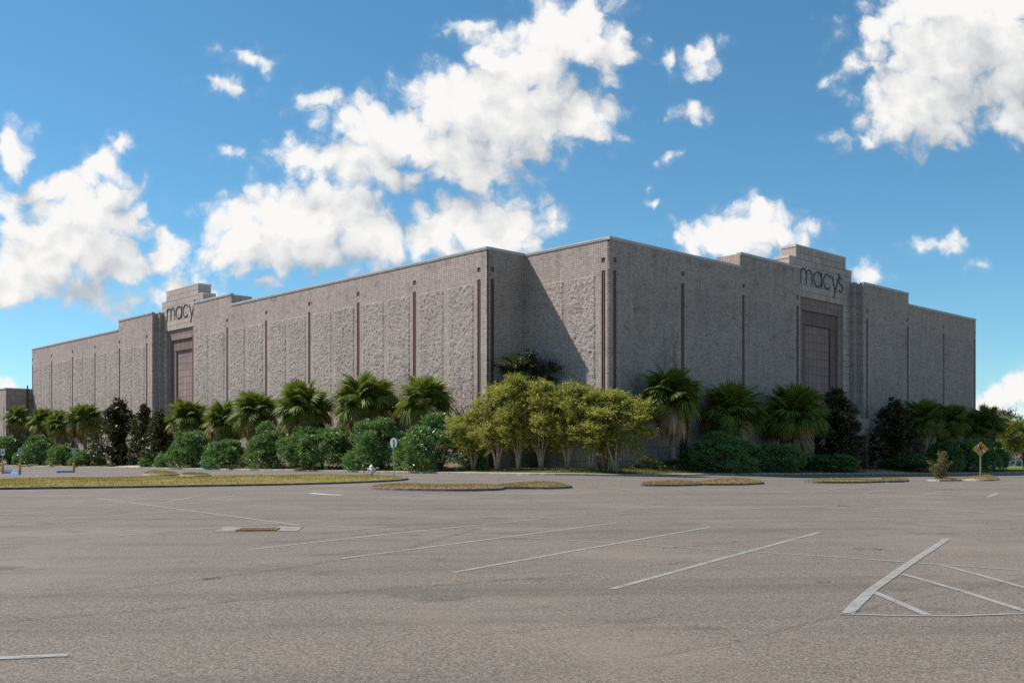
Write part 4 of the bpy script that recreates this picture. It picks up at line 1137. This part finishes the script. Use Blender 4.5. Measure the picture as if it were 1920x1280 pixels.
isl('e1', [(1507, 905), (1550, 905.8), (1610, 905.8), (1660, 904.5)], 3.4, 0.16, 'yellowish grass island before the right entrance, left half of the pair', 'dry_turf', 'blade_dry', 4000, 6, 'kerb_dark')
isl('e2', [(1642, 904), (1680, 904.4), (1705, 903)], 3.0, 0.12, 'yellowish grass island before the right entrance, right half of the pair', 'dry_turf', 'blade_dry', 2500, 7, 'kerb_dark')
isl('f1', [(1737, 901.5), (1765, 902.2), (1790, 901.8), (1808, 900)], 3.2, 0.05, 'small island at the right with the scraggly bush', 'brown_turf', 'blade_brown', 2500, 8, 'kerb')
isl('f2', [(1797, 900.5), (1835, 901.4), (1860, 901.4), (1874, 899.5)], 3.4, 0.30, 'small mounded island at the right below the pedestrian sign', 'brown_turf', 'blade_brown', 3000, 9, 'kerb')
isl('a1', [(266, 890.5), (290, 891.5), (318, 891.5), (337, 890)], 3.4, 0.34, 'far grass island behind the long strip, left half of the pair', 'dry_turf', 'blade_dry', 2500, 10, 'kerb')
isl('a2', [(337, 892), (360, 893.4), (380, 893.2), (397, 892.2)], 3.0, 0.2, 'far grass island behind the long strip, right half of the pair', 'dry_turf', 'blade_dry', 2500, 11, 'kerb')
isl('a0', [(-40, 882), (-20, 882.5), (0, 882), (17, 881)], 3.0, 0.12, 'far grass island cut by the left photo edge behind the bollards', 'brown_turf', 'blade_brown', 1500, 12, 'kerb')

# grass in the bed by the corner
def bed_grass():
    rng = np.random.default_rng(77); P = []
    for _ in range(26000):
        if rng.random() < 0.6:
            lx, ly = rng.uniform(KL, 60), rng.uniform(KR, -3.4)
        else: lx, ly = rng.uniform(KL, LFX - 2.5), rng.uniform(KR, 95)
        x, y = to_world(lx, ly)
        if kerb_dist(x, y) > -1.55: continue
        P.append((x, y, zbed(x, y) - 0.02))
    P = np.array(P); n = len(P); D = rng.normal(size=(n, 3)) * 0.5 + np.array([0, 0, 1.0])
    o = ob('bed_grass', leaves('bed_grass', P, D, rng.uniform(0.10, 0.32, n), rng.uniform(0.02, 0.05, n), rng.random(n), M['blade_green'], rng))
    o['kind'] = 'stuff'; o['label'] = 'ragged green and tan grass along the planting bed'; o['category'] = 'grass'
bed_grass()

# ------------------------------------------------------------------ markings, cracks, drain
W, FA, BO = M['paint_white'], M['paint_faint'], M['paint_bold']
for pts, w, m_ in [
 ([(850, 1073), (1090, 1030), (1332, 988)], 0.105, W), ([(1148, 1104), (1350, 1048), (1536, 998)], 0.105, W),
 ([(640, 1047), (900, 1013), (1172, 978)], 0.105, W), ([(468, 1030), (740, 1000), (1018, 972)], 0.105, W),
 ([(222, 1004), (500, 982), (792, 958)], 0.105, W), ([(130, 991), (400, 969), (640, 950)], 0.10, FA),
 ([(62, 977), (340, 958), (610, 941)], 0.105, W), ([(-20, 966), (260, 949), (535, 934)], 0.105, W),
 ([(-20, 953), (240, 940), (472, 929)], 0.105, W), ([(-20, 942), (190, 934), (400, 928)], 0.105, W),
 ([(180, 934), (370, 959), (562, 985)], 0.13, W), ([(562, 983.5), (850, 1000), (1250, 1024.5)], 0.11, FA), ([(1250, 1024.5), (1560, 1044), (1940, 1071)], 0.12, FA),
 ([(190, 937.5), (256, 931)], 0.1, W), ([(232, 941), (320, 930)], 0.1, W), ([(308, 941.5), (382, 928.5)], 0.1, W), ([(396, 936), (440, 929)], 0.1, W),
 ([(1515, 922.5), (1586, 914)], 0.12, W), ([(1612, 926), (1662, 918.5)], 0.12, W), ([(1729, 928), (1772, 921)], 0.14, BO), ([(1852, 932), (1871, 924.5)], 0.2, BO),
 ([(1310, 957), (1500, 950), (1662, 943)], 0.105, W), ([(1495, 948.5), (1720, 954), (1890, 963)], 0.105, W), ([(1545, 962), (1740, 955), (1940, 947)], 0.105, W),
 ([(1625, 972), (1780, 968), (1940, 964)], 0.105, W), ([(1180, 953), (1420, 940)], 0.11, FA), ([(1300, 927.5), (1420, 924)], 0.11, FA), ([(1320, 938), (1400, 942)], 0.11, FA),
 ([(640, 953), (700, 948)], 0.1, FA), ([(880, 961), (1100, 947), (1290, 940)], 0.1, FA), ([(1040, 930), (1250, 936)], 0.1, FA), ([(700, 940), (960, 931)], 0.1, FA),
 ([(1122, 915.5), (1162, 916.5)], 0.22, BO), ([(1158, 918), (1222, 916.5)], 0.22, BO),
 ([(1760, 1058), (1840, 1079), (1940, 1107)], 0.095, BO), ([(1694, 1076.5), (1800, 1107), (1940, 1152)], 0.095, BO), ([(1632, 1107), (1738, 1153)], 0.10, BO),
 ([(1576, 1151.5), (1680, 1154.5), (1790, 1155), (1940, 1150)], 0.06, BO),
 ([(-20, 1235.5), (128, 1228.5)], 0.13, BO)]:
    stripe(pts, w, m_)
stripe([(1590, 1150.5), (1604, 1135), (1634, 1107), (1700, 1060), (1776, 1010)], 0.135, BO)
stripe([(582, 924.5), (612, 926.8), (641, 928)], 0.30, M['paint_fresh'], 'painted_arrow')
stripe([(764, 897.2), (840, 899.2), (916, 901)], 0.16, M['paint_yellow'])
stripe([(395, 886), (560, 889.5)], 0.16, M['paint_yellow'])
stripe([(30, 885.3), (130, 886)], 0.3, M['paint_yellow'])
stripe([(1300, 897), (1440, 899.5)], 0.16, M['paint_yellow'])
stripe([(1080, 918), (1092, 918)], 0.3, M['paint_yellow'])
for pts in ([(248, 877.4), (264, 878.2)], [(274, 878.8), (284, 879.2)], [(366, 879.5), (386, 881)], [(399, 880.4), (414, 880.8)], [(1737, 890), (1758, 890.6)]):
    stripe(pts, 0.9, M['paint_blue'])
for pts in ([(66, 894.5), (72, 892.6)], [(136, 893.8), (140, 892.4)], [(200, 893), (203, 891.4)]):
    stripe(pts, 0.2, BO)
def crack(pts, w=0.035):
    fine = []
    for a, b in zip(pts[:-1], pts[1:]):
        for i in range(10):
            q = i / 10; fine.append((a[0] + (b[0] - a[0]) * q, a[1] + (b[1] - a[1]) * q + random.uniform(-1, 1) * (a[1] - 880) / 170))
    fine.append(pts[-1]); return stripe(fine, w, M['crack'], 'crack_seam', 0.012)
crack([(-10, 1069), (200, 1062), (420, 1051), (700, 1036), (960, 1020)], 0.03)
crack([(-10, 1168), (73, 1160), (328, 1140), (437, 1127), (656, 1109), (820, 1098), (960, 1086), (1100, 1077)], 0.035)
crack([(1180, 1238), (1380, 1202), (1560, 1158), (1680, 1128), (1780, 1110), (1930, 1084)], 0.02)
crack([(1240, 1028), (1340, 1020), (1400, 1014), (1520, 1008), (1760, 1000), (1920, 990)], 0.05)
crack([(-10, 1010), (240, 1000), (420, 992)], 0.05); crack([(700, 1030), (900, 1016), (1260, 984)], 0.03)
crack([(1660, 1030), (1600, 1030)], 0.08); crack([(1530, 1092), (1556, 1091)], 0.07); crack([(380, 1086), (412, 1083)], 0.05)
crack([(-10, 972), (300, 962), (600, 950), (900, 936)], 0.05); crack([(640, 942), (900, 935), (1100, 931)], 0.05)
crack([(1570, 950), (1575, 947), (1600, 951), (1640, 952)], 0.08); crack([(1766, 919), (1775, 916), (1790, 919), (1840, 922)], 0.1)
crack([(900, 1190), (1100, 1172), (1300, 1150)], 0.025); crack([(1160, 1064), (1240, 1060), (1300, 1052)], 0.03)

M['tyre'] = paint_mat('tyre_rubber_mark', (0.045, 0.040, 0.036), 0.60)
for pts, w in (([(1150, 962), (1280, 948), (1420, 941), (1600, 944), (1760, 956)], 0.22), ([(1160, 966), (1290, 951), (1420, 944), (1590, 947), (1740, 959)], 0.22),
               ([(500, 1010), (760, 985), (1000, 968), (1300, 955)], 0.2), ([(520, 1018), (780, 991), (1020, 973), (1320, 959)], 0.2),
               ([(60, 1120), (300, 1096), (560, 1062), (760, 1028), (900, 990)], 0.18)):
    stripe(pts, w, M['tyre'], 'tyre_mark', 0.004)

def drain():
    c = Vector(G(487, 992)); t = thing('storm_drain', 'storm drain with rusty orange grate in a pale concrete pad', 'drain', c, R(6))
    M['rust'] = simple('rusty_iron', (0.19, 0.115, 0.04), 0.85, var=0.3, scale=12)
    mb = MB(); mb.box(-0.95, 0.95, -0.72, 0.72, -0.1, 0.012); ob('concrete_pad', mb.mesh('pad', simple('stained_concrete', (0.20, 0.172, 0.146), 0.9, var=0.3, scale=3)), t)
    mb = MB(); mb.box(-0.42, 0.42, -0.62, 0.10, 0.002, 0.016); ob('drain_pit', mb.mesh('pit', M['dirt']), t)
    for i in range(13):
        mb = MB(); x = -0.39 + i * 0.065; mb.box(x - 0.016, x + 0.016, -0.61, 0.09, 0.017, 0.035); ob('grate_bar', mb.mesh('bar', M['rust']), t)
    mb = MB(); mb.box(-0.46, 0.46, -0.66, -0.62, 0.013, 0.037); mb.box(-0.46, 0.46, 0.10, 0.14, 0.013, 0.037); mb.box(-0.46, -0.42, -0.62, 0.10, 0.013, 0.037); mb.box(0.42, 0.46, -0.62, 0.10, 0.013, 0.037)
    ob('grate_frame', mb.mesh('frame', M['rust']), t)
    mb = MB(); mb.box(0.35, 0.62, 0.30, 0.70, 0.0125, 0.018); ob('paint_mark', mb.mesh('mark', M['paint_white']), t)
drain()

# ------------------------------------------------------------------ street furniture
M['galv'] = simple('galvanised_steel', (0.30, 0.33, 0.37), 0.5, 0.5, var=0.12)
M['alu'] = simple('sign_back_aluminium', (0.40, 0.43, 0.48), 0.5, 0.3, var=0.06)
M['grey_post'] = simple('weathered_post', (0.28, 0.255, 0.23), 0.7, 0.2, var=0.15)
M['yellow'] = simple('yellow_enamel', (0.56, 0.27, 0.02), 0.55, var=0.14, scale=3)
M['sign_yellow'] = simple('faded_sign_yellow', (0.46, 0.235, 0.03), 0.5, var=0.18, scale=3)
M['white_p'] = simple('white_paint_metal', (0.72, 0.71, 0.70), 0.5, var=0.08)
M['silver'] = simple('silver_hydrant_paint', (0.60, 0.60, 0.62), 0.45, 0.2, var=0.12, scale=10)
M['red'] = simple('faded_red', (0.42, 0.05, 0.03), 0.6)
M['blue'] = simple('blue_stop_paint', (0.045, 0.20, 0.46), 0.6, var=0.2, scale=2)
M['hblue'] = simple('sign_blue', (0.02, 0.06, 0.35), 0.5)
M['black'] = simple('sign_figure_black', (0.012, 0.012, 0.012), 0.5)

def top_of(key, px, py):
    """ground point in column px at the depth seen at py, lifted onto the island turf"""
    return Vector(G(px, py))
def drop(t, mats=None):
    """height of the turf under a point of an island, by ray cast onto its mesh"""
    return t
def turf_z(key, x, y):
    t, o = ISL[key]; tu = [c for c in t.children if c.name.startswith('turf')][0]
    hit, loc, _, _ = tu.ray_cast(Vector((x - o.x, y - o.y, 5)), Vector((0, 0, -1)))
    return loc.z + o.z if hit else zg(x, y)
def plate(pts, d, th=0.004):
    """flat plate of outline pts (x, z) facing -y"""
    mb = MB(); n = len(pts)
    mb.v = [(x, d, z) for x, z in pts] + [(x, d + th, z) for x, z in pts]
    mb.f = [tuple(range(n))[::-1], tuple(range(n, 2 * n))] + [(i, (i + 1) % n, n + (i + 1) % n, n + i) for i in range(n)]
    mb.mi = [0] * len(mb.f); return mb
def ngon(n, r, a0=0.0, cx=0, cz=0): return [(cx + r * math.cos(R(a0) + 2 * math.pi * i / n), cz + r * math.sin(R(a0) + 2 * math.pi * i / n)) for i in range(n)]

def stop_sign():
    D = 81.0; x = (739 - CX) / FPX * D; z = turf_z('strip', x, D)
    t = thing('stop_sign', 'stop sign seen from its bare metal back on the tip of the long island', 'sign', (x, D, z), R(-42))
    s = D / FPX; ztop = z_at(820, D) - z
    lean = -3.2 * s
    mb = MB(); mb.tube([(0, 0, -0.2), (lean, 0, ztop - 0.1)], 0.038, 8); ob('post', mb.mesh('post', M['galv']), t)
    c = ztop - 0.42
    pl = plate(ngon(8, 0.43, 22.5, lean, c), 0.05); ob('plate', fix_normals(pl.mesh('stop_plate', M['alu'])), t)
    fr = plate(ngon(8, 0.425, 22.5, lean, c), 0.0545, 0.002); ob('sign_face', fix_normals(fr.mesh('stop_face', M['red'])), t)
    for dz in (-0.18, 0.18):
        mb = MB(); mb.tube([(lean, 0.05, c + dz), (lean, -0.05, c + dz)], 0.018, 6); ob('bolt', mb.mesh('bolt', M['galv']), t)
stop_sign()

def hydrant():
    D = 81.5; x = (696.5 - CX) / FPX * D; z = turf_z('strip', x, D) - 0.05
    t = thing('fire_hydrant', 'white and silver fire hydrant with reddish base on the long island', 'hydrant', (x, D, z), R(10))
    k = 1.12
    mb = MB(); mb.lathe([(0.17, 0.0), (0.17, 0.05), (0.13, 0.06), (0.12, 0.22)], 16); ob('base_flange', mb.mesh('base', M['red'], True), t, None, None, (k, k, k))
    mb = MB(); mb.lathe([(0.16, 0.20), (0.17, 0.24), (0.14, 0.26), (0.14, 0.50), (0.19, 0.52), (0.19, 0.57), (0.145, 0.58)], 18); ob('barrel', mb.mesh('barrel', M['silver'], True), t, None, None, (k, k, k))
    mb = MB(); mb.lathe([(0.15, 0.58), (0.155, 0.66), (0.13, 0.75), (0.07, 0.81), (0.035, 0.82), (0.035, 0.88), (0.02, 0.89)], 18); ob('bonnet', mb.mesh('bonnet', M['white_p'], True), t, None, None, (k, k, k))
    for a in (0, math.pi):
        mb = MB(); mb.tube([(0.1 * math.cos(a), 0, 0.54), (0.25 * math.cos(a), 0, 0.54)], 0.058, 10); mb.tube([(0.25 * math.cos(a), 0, 0.54), (0.29 * math.cos(a), 0, 0.54)], [0.07, 0.06], 6)
        ob('hose_outlet', mb.mesh('outlet', M['white_p']), t, None, None, (k, k, k))
    mb = MB(); mb.tube([(0, -0.1, 0.44), (0, -0.24, 0.44)], 0.085, 12); mb.tube([(0, -0.24, 0.44), (0, -0.28, 0.44)], [0.1, 0.08], 6); ob('pumper_outlet', mb.mesh('pumper', M['silver']), t, None, None, (k, k, k))
    x2 = (709 - CX) / FPX * D; z2 = turf_z('strip', x2, D)
    t2 = thing('marker_post', 'short thin dark post with a bar beside the fire hydrant', 'post', (x2, D, z2), 0)
    mb = MB(); mb.tube([(0, 0, -0.1), (0, 0, 0.72)], 0.022, 6); ob('post', mb.mesh('post', M['grey_post']), t2)
    mb = MB(); mb.tube([(0, 0, 0.66), (-0.13, 0, 0.62)], 0.028, 6); ob('bar', mb.mesh('bar', M['white_p']), t2)
hydrant()

def pedestrian_sign():
    D = 79.5; x = (1838.5 - CX) / FPX * D; z = turf_z('f2', x, D)
    t = thing('pedestrian_sign', 'faded yellow diamond pedestrian crossing sign on a grey post', 'sign', (x, D, z), R(-18))
    zt_ = z_at(827, D) - z; r = 0.60; c = zt_ - r
    mb = MB(); mb.tube([(0, 0.03, -0.3), (0, 0.03, zt_ - 0.1)], 0.045, 8); ob('post', mb.mesh('post', M['grey_post']), t)
    sq = ngon(4, r, 0, 0, c); o_ = ob('plate', fix_normals(plate(sq, -0.03, 0.006).mesh('diamond', M['sign_yellow'])), t)
    fig = [  # walking figure, parts in sign coordinates
     [(0.05 * math.cos(a) - 0.05, 0.06 * math.sin(a) + 0.31) for a in np.linspace(0, 6.28, 13)[:-1]],
     [(-0.09, 0.24), (0.02, 0.23), (0.06, 0.02), (-0.03, 0.0), (-0.08, 0.08)],
     [(-0.08, 0.22), (-0.20, 0.10), (-0.17, 0.07), (-0.06, 0.15)], [(0.0, 0.23), (0.14, 0.16), (0.15, 0.03), (0.11, 0.03), (0.10, 0.13), (0.0, 0.17)],
     [(-0.05, 0.03), (0.02, 0.03), (-0.03, -0.13), (-0.13, -0.27), (-0.18, -0.24), (-0.10, -0.12)],
     [(-0.02, 0.04), (0.06, 0.03), (0.10, -0.11), (0.18, -0.24), (0.12, -0.26), (0.04, -0.12)]]
    for i, pl in enumerate(fig):
        ob('walking_figure', fix_normals(plate([(a, c + b) for a, b in pl], -0.036 - 0.0008 * i, 0.003).mesh('figure', M['black'])), t)
    for pl in ([(-0.17, 0.33), (-0.09, 0.28), (-0.12, 0.14), (-0.2, 0.2)], [(-0.07, -0.02), (0.05, -0.03), (0.04, -0.22), (-0.04, -0.24)], [(0.13, 0.0), (0.2, -0.08), (0.33, -0.2), (0.22, -0.25), (0.14, -0.1)], [(-0.02, -0.36), (0.05, -0.36), (0.03, -0.42)]):
        ob('peeled_patch', fix_normals(plate([(a, c + b) for a, b in pl], -0.034, 0.003).mesh('patch', M['white_p'])), t)
    for dz in (-0.3, 0.42):
        mb = MB(); mb.tube([(0, -0.04, c + dz), (0, 0.05, c + dz)], 0.015, 6); ob('bolt', mb.mesh('bolt', M['galv']), t)
pedestrian_sign()

def bollard_sign(px, by, ty, sy0, sy1, rot, label, face):
    p = Vector(G(px, by)); D = p.y; s = D / FPX
    t = thing('bollard_sign', label, 'bollard', p, R(rot), 'yellow bollards with sign posts')
    hb = (by - ty) * s
    mb = MB(); mb.lathe([(0.11, -0.1), (0.11, hb - 0.05), (0.085, hb - 0.01), (0.03, hb)], 14); ob('bollard', mb.mesh('bollard', M['yellow'], True), t)
    mb = MB(); mb.tube([(0, 0, hb - 0.02), (0, 0, (by - sy0) * s + 0.02)], 0.035, 8); ob('post', mb.mesh('post', M['galv']), t)
    z1, z0 = (by - sy0) * s, (by - sy1) * s; w = 0.19
    pl = plate([(-w, z0), (w, z0), (w, z1), (-w, z1)], 0.045 if not face else -0.05); pt = ob('plate', fix_normals(pl.mesh('plate', M['alu'] if not face else M['white_p'])), t)
    if face:
        zc_ = (z0 + z1) / 2
        for pts in (ngon(12, 0.028, 0, -0.02, zc_ + 0.17), [(-0.05, zc_ + 0.13), (0.0, zc_ + 0.13), (0.02, zc_), (-0.03, zc_)], [(-0.01, zc_ + 0.03), (0.08, zc_ + 0.02), (0.12, zc_ - 0.1), (0.08, zc_ - 0.11), (0.05, zc_ - 0.02), (0.0, zc_ - 0.01)], ngon(14, 0.095, 0, -0.015, zc_ - 0.05)):
            ob('wheelchair_symbol', fix_normals(plate(pts, -0.056, 0.004).mesh('symbol', M['hblue'])), t)
bollard_sign(5, 887.5, 867, 841, 853.5, 35, 'leftmost yellow bollard, its sign showing a blue wheelchair symbol', True)
bollard_sign(37.5, 887, 868, 839.5, 852.5, 30, 'middle yellow bollard of three, its sign seen from the back', False)
bollard_sign(138.5, 885.5, 867, 839.5, 852.5, 30, 'yellow bollard standing apart to the right, its sign seen from the back', False)

def wheel_stop(p0, p1, label):
    a, b = Vector(G(*p0)), Vector(G(*p1)); c = (a + b) / 2; L = (b - a).length
    t = thing('wheel_stop', label, 'wheel stop', c, math.atan2(b.y - a.y, b.x - a.x), 'blue wheel stops by the bollards')
    prof = [(-0.1, 0.0), (-0.075, 0.11), (-0.05, 0.135), (0.05, 0.135), (0.075, 0.11), (0.1, 0.0)]
    v = [(sx * L / 2, y, z) for sx in (-1, 1) for y, z in prof]; n = len(prof)
    f = [(i, (i + 1) % n, n + (i + 1) % n, n + i) for i in range(n)] + [tuple(range(n)), tuple(range(n, 2 * n))]
    ob('bar', fix_normals(mesh('stop_bar', v, f, M['blue'])), t, None, None, (1, 1.5, 1.5))
    for sx in (-0.7, 0.7):
        mb = MB(); mb.tube([(sx * L / 2, 0, 0.19), (sx * L / 2, 0, 0.215)], 0.025, 6); ob('anchor_pin', mb.mesh('pin', M['galv']), t)
wheel_stop((-8, 883.2), (21, 883), 'blue wheel stop farthest back at the left photo edge')
wheel_stop((4, 887), (34, 886.8), 'blue wheel stop between the two left bollards')
wheel_stop((23, 888), (37, 889.2), 'short-looking light blue wheel stop angled beside the middle bollard')
wheel_stop((106, 886), (136, 885.4), 'blue wheel stop left of the bollard standing apart')

def handrail(px0, px1, w, label):
    x0, y0, z0 = spot('R', px0, w); x1, y1, z1 = spot('R', px1, w)
    t = thing('handrail', label, 'railing', (x0, y0, z0), 0, 'handrails at the right entrance')
    d = Vector((x1 - x0, y1 - y0, z1 - z0))
    for q in (0.0, 1.0):
        p = d * q; mb = MB(); mb.tube([p - Vector((0, 0, 0.1)), p + Vector((0, 0, 0.92))], 0.03, 6); ob('post', mb.mesh('post', M['galv']), t)
    mb = MB(); mb.tube([d * -0.15 + Vector((0, 0, 0.94)), d * 1.15 + Vector((0, 0, 0.94))], 0.03, 6); ob('rail', mb.mesh('rail', M['galv']), t)
handrail(1641, 1650, 2.2, 'short handrail right beside the porch column')
handrail(1662, 1676, 3.6, 'short handrail nearer the road right of the porch column')

# scraggly bush on the small island
def scraggly():
    D = 73.5; x = (1764 - CX) / FPX * D; z = turf_z('f1', x, D)
    t = thing('scraggly_bush', 'scraggly half-bare bush with upright twigs on the small right island', 'bush', (x, D, z))
    rng = np.random.default_rng(12); mb = MB(); P = []; A = []
    for i in range(26):
        a = rng.uniform(0, 6.28); sp = rng.uniform(0.1, 0.85); h = rng.uniform(0.7, 1.95) * (1.1 - 0.35 * sp)
        e = Vector((math.cos(a) * sp, math.sin(a) * sp, h)); m_ = e * 0.5 + Vector((-math.cos(a) * 0.08, -math.sin(a) * 0.08, 0.05))
        mb.tube([(0.08 * math.cos(a), 0.08 * math.sin(a), 0), m_, e], [0.02, 0.014, 0.005], 5)
        for _ in range(int(rng.uniform(40, 130))):
            q = rng.uniform(0.3, 1.05) if i % 3 else rng.uniform(0.65, 1.1); p = m_.lerp(e, (q - 0.5) * 2) if q > 0.5 else m_ * (q * 2)
            P.append(np.array(p) + rng.normal(size=3) * 0.085); A.append((math.cos(a), math.sin(a), 0.8))
    for i in range(900):
        a = rng.uniform(0, 6.28); r = 0.42 * math.sqrt(rng.random()); P.append((math.cos(a) * r, math.sin(a) * r, rng.uniform(0.05, 0.8))); A.append((math.cos(a), math.sin(a), 0.6))
    P = np.array(P); D_ = np.array(A) + rng.normal(size=P.shape) * 0.7; n = len(P)
    ob('twigs', mb.mesh('twigs', M['bark_dark']), t)
    tint = np.clip((P[:, 2] / 1.8) * 0.7 + 0.4 * rng.random(n), 0, 1)
    ob('foliage', leaves('scraggly_foliage', P, D_, rng.uniform(0.06, 0.12, n), rng.uniform(0.03, 0.055, n), tint, M['weedy'], rng), t)
scraggly()

# litter
def litter(px, py, w, col, label, key=None):
    p = Vector(G(px, py)); m_ = simple('litter_' + str(px), col, 0.7)
    mb = MB(); mb.v = [(-w, -w * .3, 0.01), (0, -w * .4, 0.02), (w, -w * .25, 0.012), (w, w * .3, 0.02), (0, w * .25, 0.02), (-w, w * .35, 0.012), (0, 0, w * .3)]
    mb.f = [(0, 1, 6, 5), (1, 2, 3, 6), (6, 3, 4), (5, 6, 4)]; mb.mi = [0] * 4
    o = ob('litter_scrap', mb.mesh('litter', m_), None, p); o['label'] = label; o['category'] = 'litter'
litter(702, 906.5, 0.2, (0.42, 0.12, 0.05), 'reddish scrap of litter at the kerb of the long island')
litter(856, 1088, 0.05, (0.45, 0.22, 0.1), 'small tan leaf scrap on the asphalt below the centre stall lines')
litter(696, 982, 0.05, (0.5, 0.36, 0.15), 'tiny yellowish scrap on the asphalt right of the storm drain')

# far house and parked car beyond the right end of the store
def house():
    D = 260; x = (1905 - CX) / FPX * D
    t = thing('house', 'low white house with brown roof far behind the trees at the right', 'house', (x, D, -1.5), R(12))
    wl = simple('white_siding', (0.66, 0.68, 0.72), 0.8); rf = simple('brown_roof', (0.17, 0.12, 0.10), 0.9)
    mb = MB(); mb.box(-9, 9, -4, 4, 0, 3.0); ob('wall', mb.mesh('wall', wl), t)
    v = [(-9.6, -4.6, 3.0), (9.6, -4.6, 3.0), (9.6, 4.6, 3.0), (-9.6, 4.6, 3.0), (-6.5, 0, 4.7), (6.5, 0, 4.7)]
    ob('roof', mesh('roof', v, [(0, 1, 5, 4), (1, 2, 5), (2, 3, 4, 5), (3, 0, 4), (3, 2, 1, 0)], rf), t)
    for i in range(4):
        mb = MB(); mb.box(-7 + i * 4, -5.6 + i * 4, -4.03, -3.9, 1.0, 2.3); w = ob('window', mb.mesh('window', M['glass_dark']), t)
        mb = MB(); mb.box(-7.1 + i * 4, -5.5 + i * 4, -4.06, -3.95, 0.88, 0.98); ob('sill', mb.mesh('sill', M['white_p']), w)
    mb = MB(); mb.box(0.6, 1.6, -4.04, -3.9, 0.0, 2.1); ob('door', mb.mesh('door', M['bronze']), t)
house()


# dead creeper on the right facade's first bay
def creeper():
    lx, ly = on_right(1252, 0.03); x, y = to_world(lx, ly)
    t = thing('dead_creeper', 'thin dark dead creeper stems clinging to the right facade near the corner', 'vine', (x, y, 0), TH)
    rng = random.Random(21); z0 = z_at(700, y); z1 = z_at(600, y)
    for i in range(7):
        p = Vector((rng.uniform(-1.6, 1.6), 0, z0 - rng.uniform(0, 3))); pts = [p]
        for _ in range(9):
            p = p + Vector((rng.uniform(-0.38, 0.38), 0, rng.uniform(0.2, 0.95)))
            if p.z > z1 + rng.uniform(-1, 0.4): break
            pts.append(p)
        if len(pts) < 3: continue
        mb = MB(); mb.tube([(q.x, -0.11, q.z) for q in pts], [0.018 - 0.011 * j / len(pts) for j in range(len(pts))], 4); ob('stem', mb.mesh('creeper_stem', M['bark_dark']), t)
creeper()
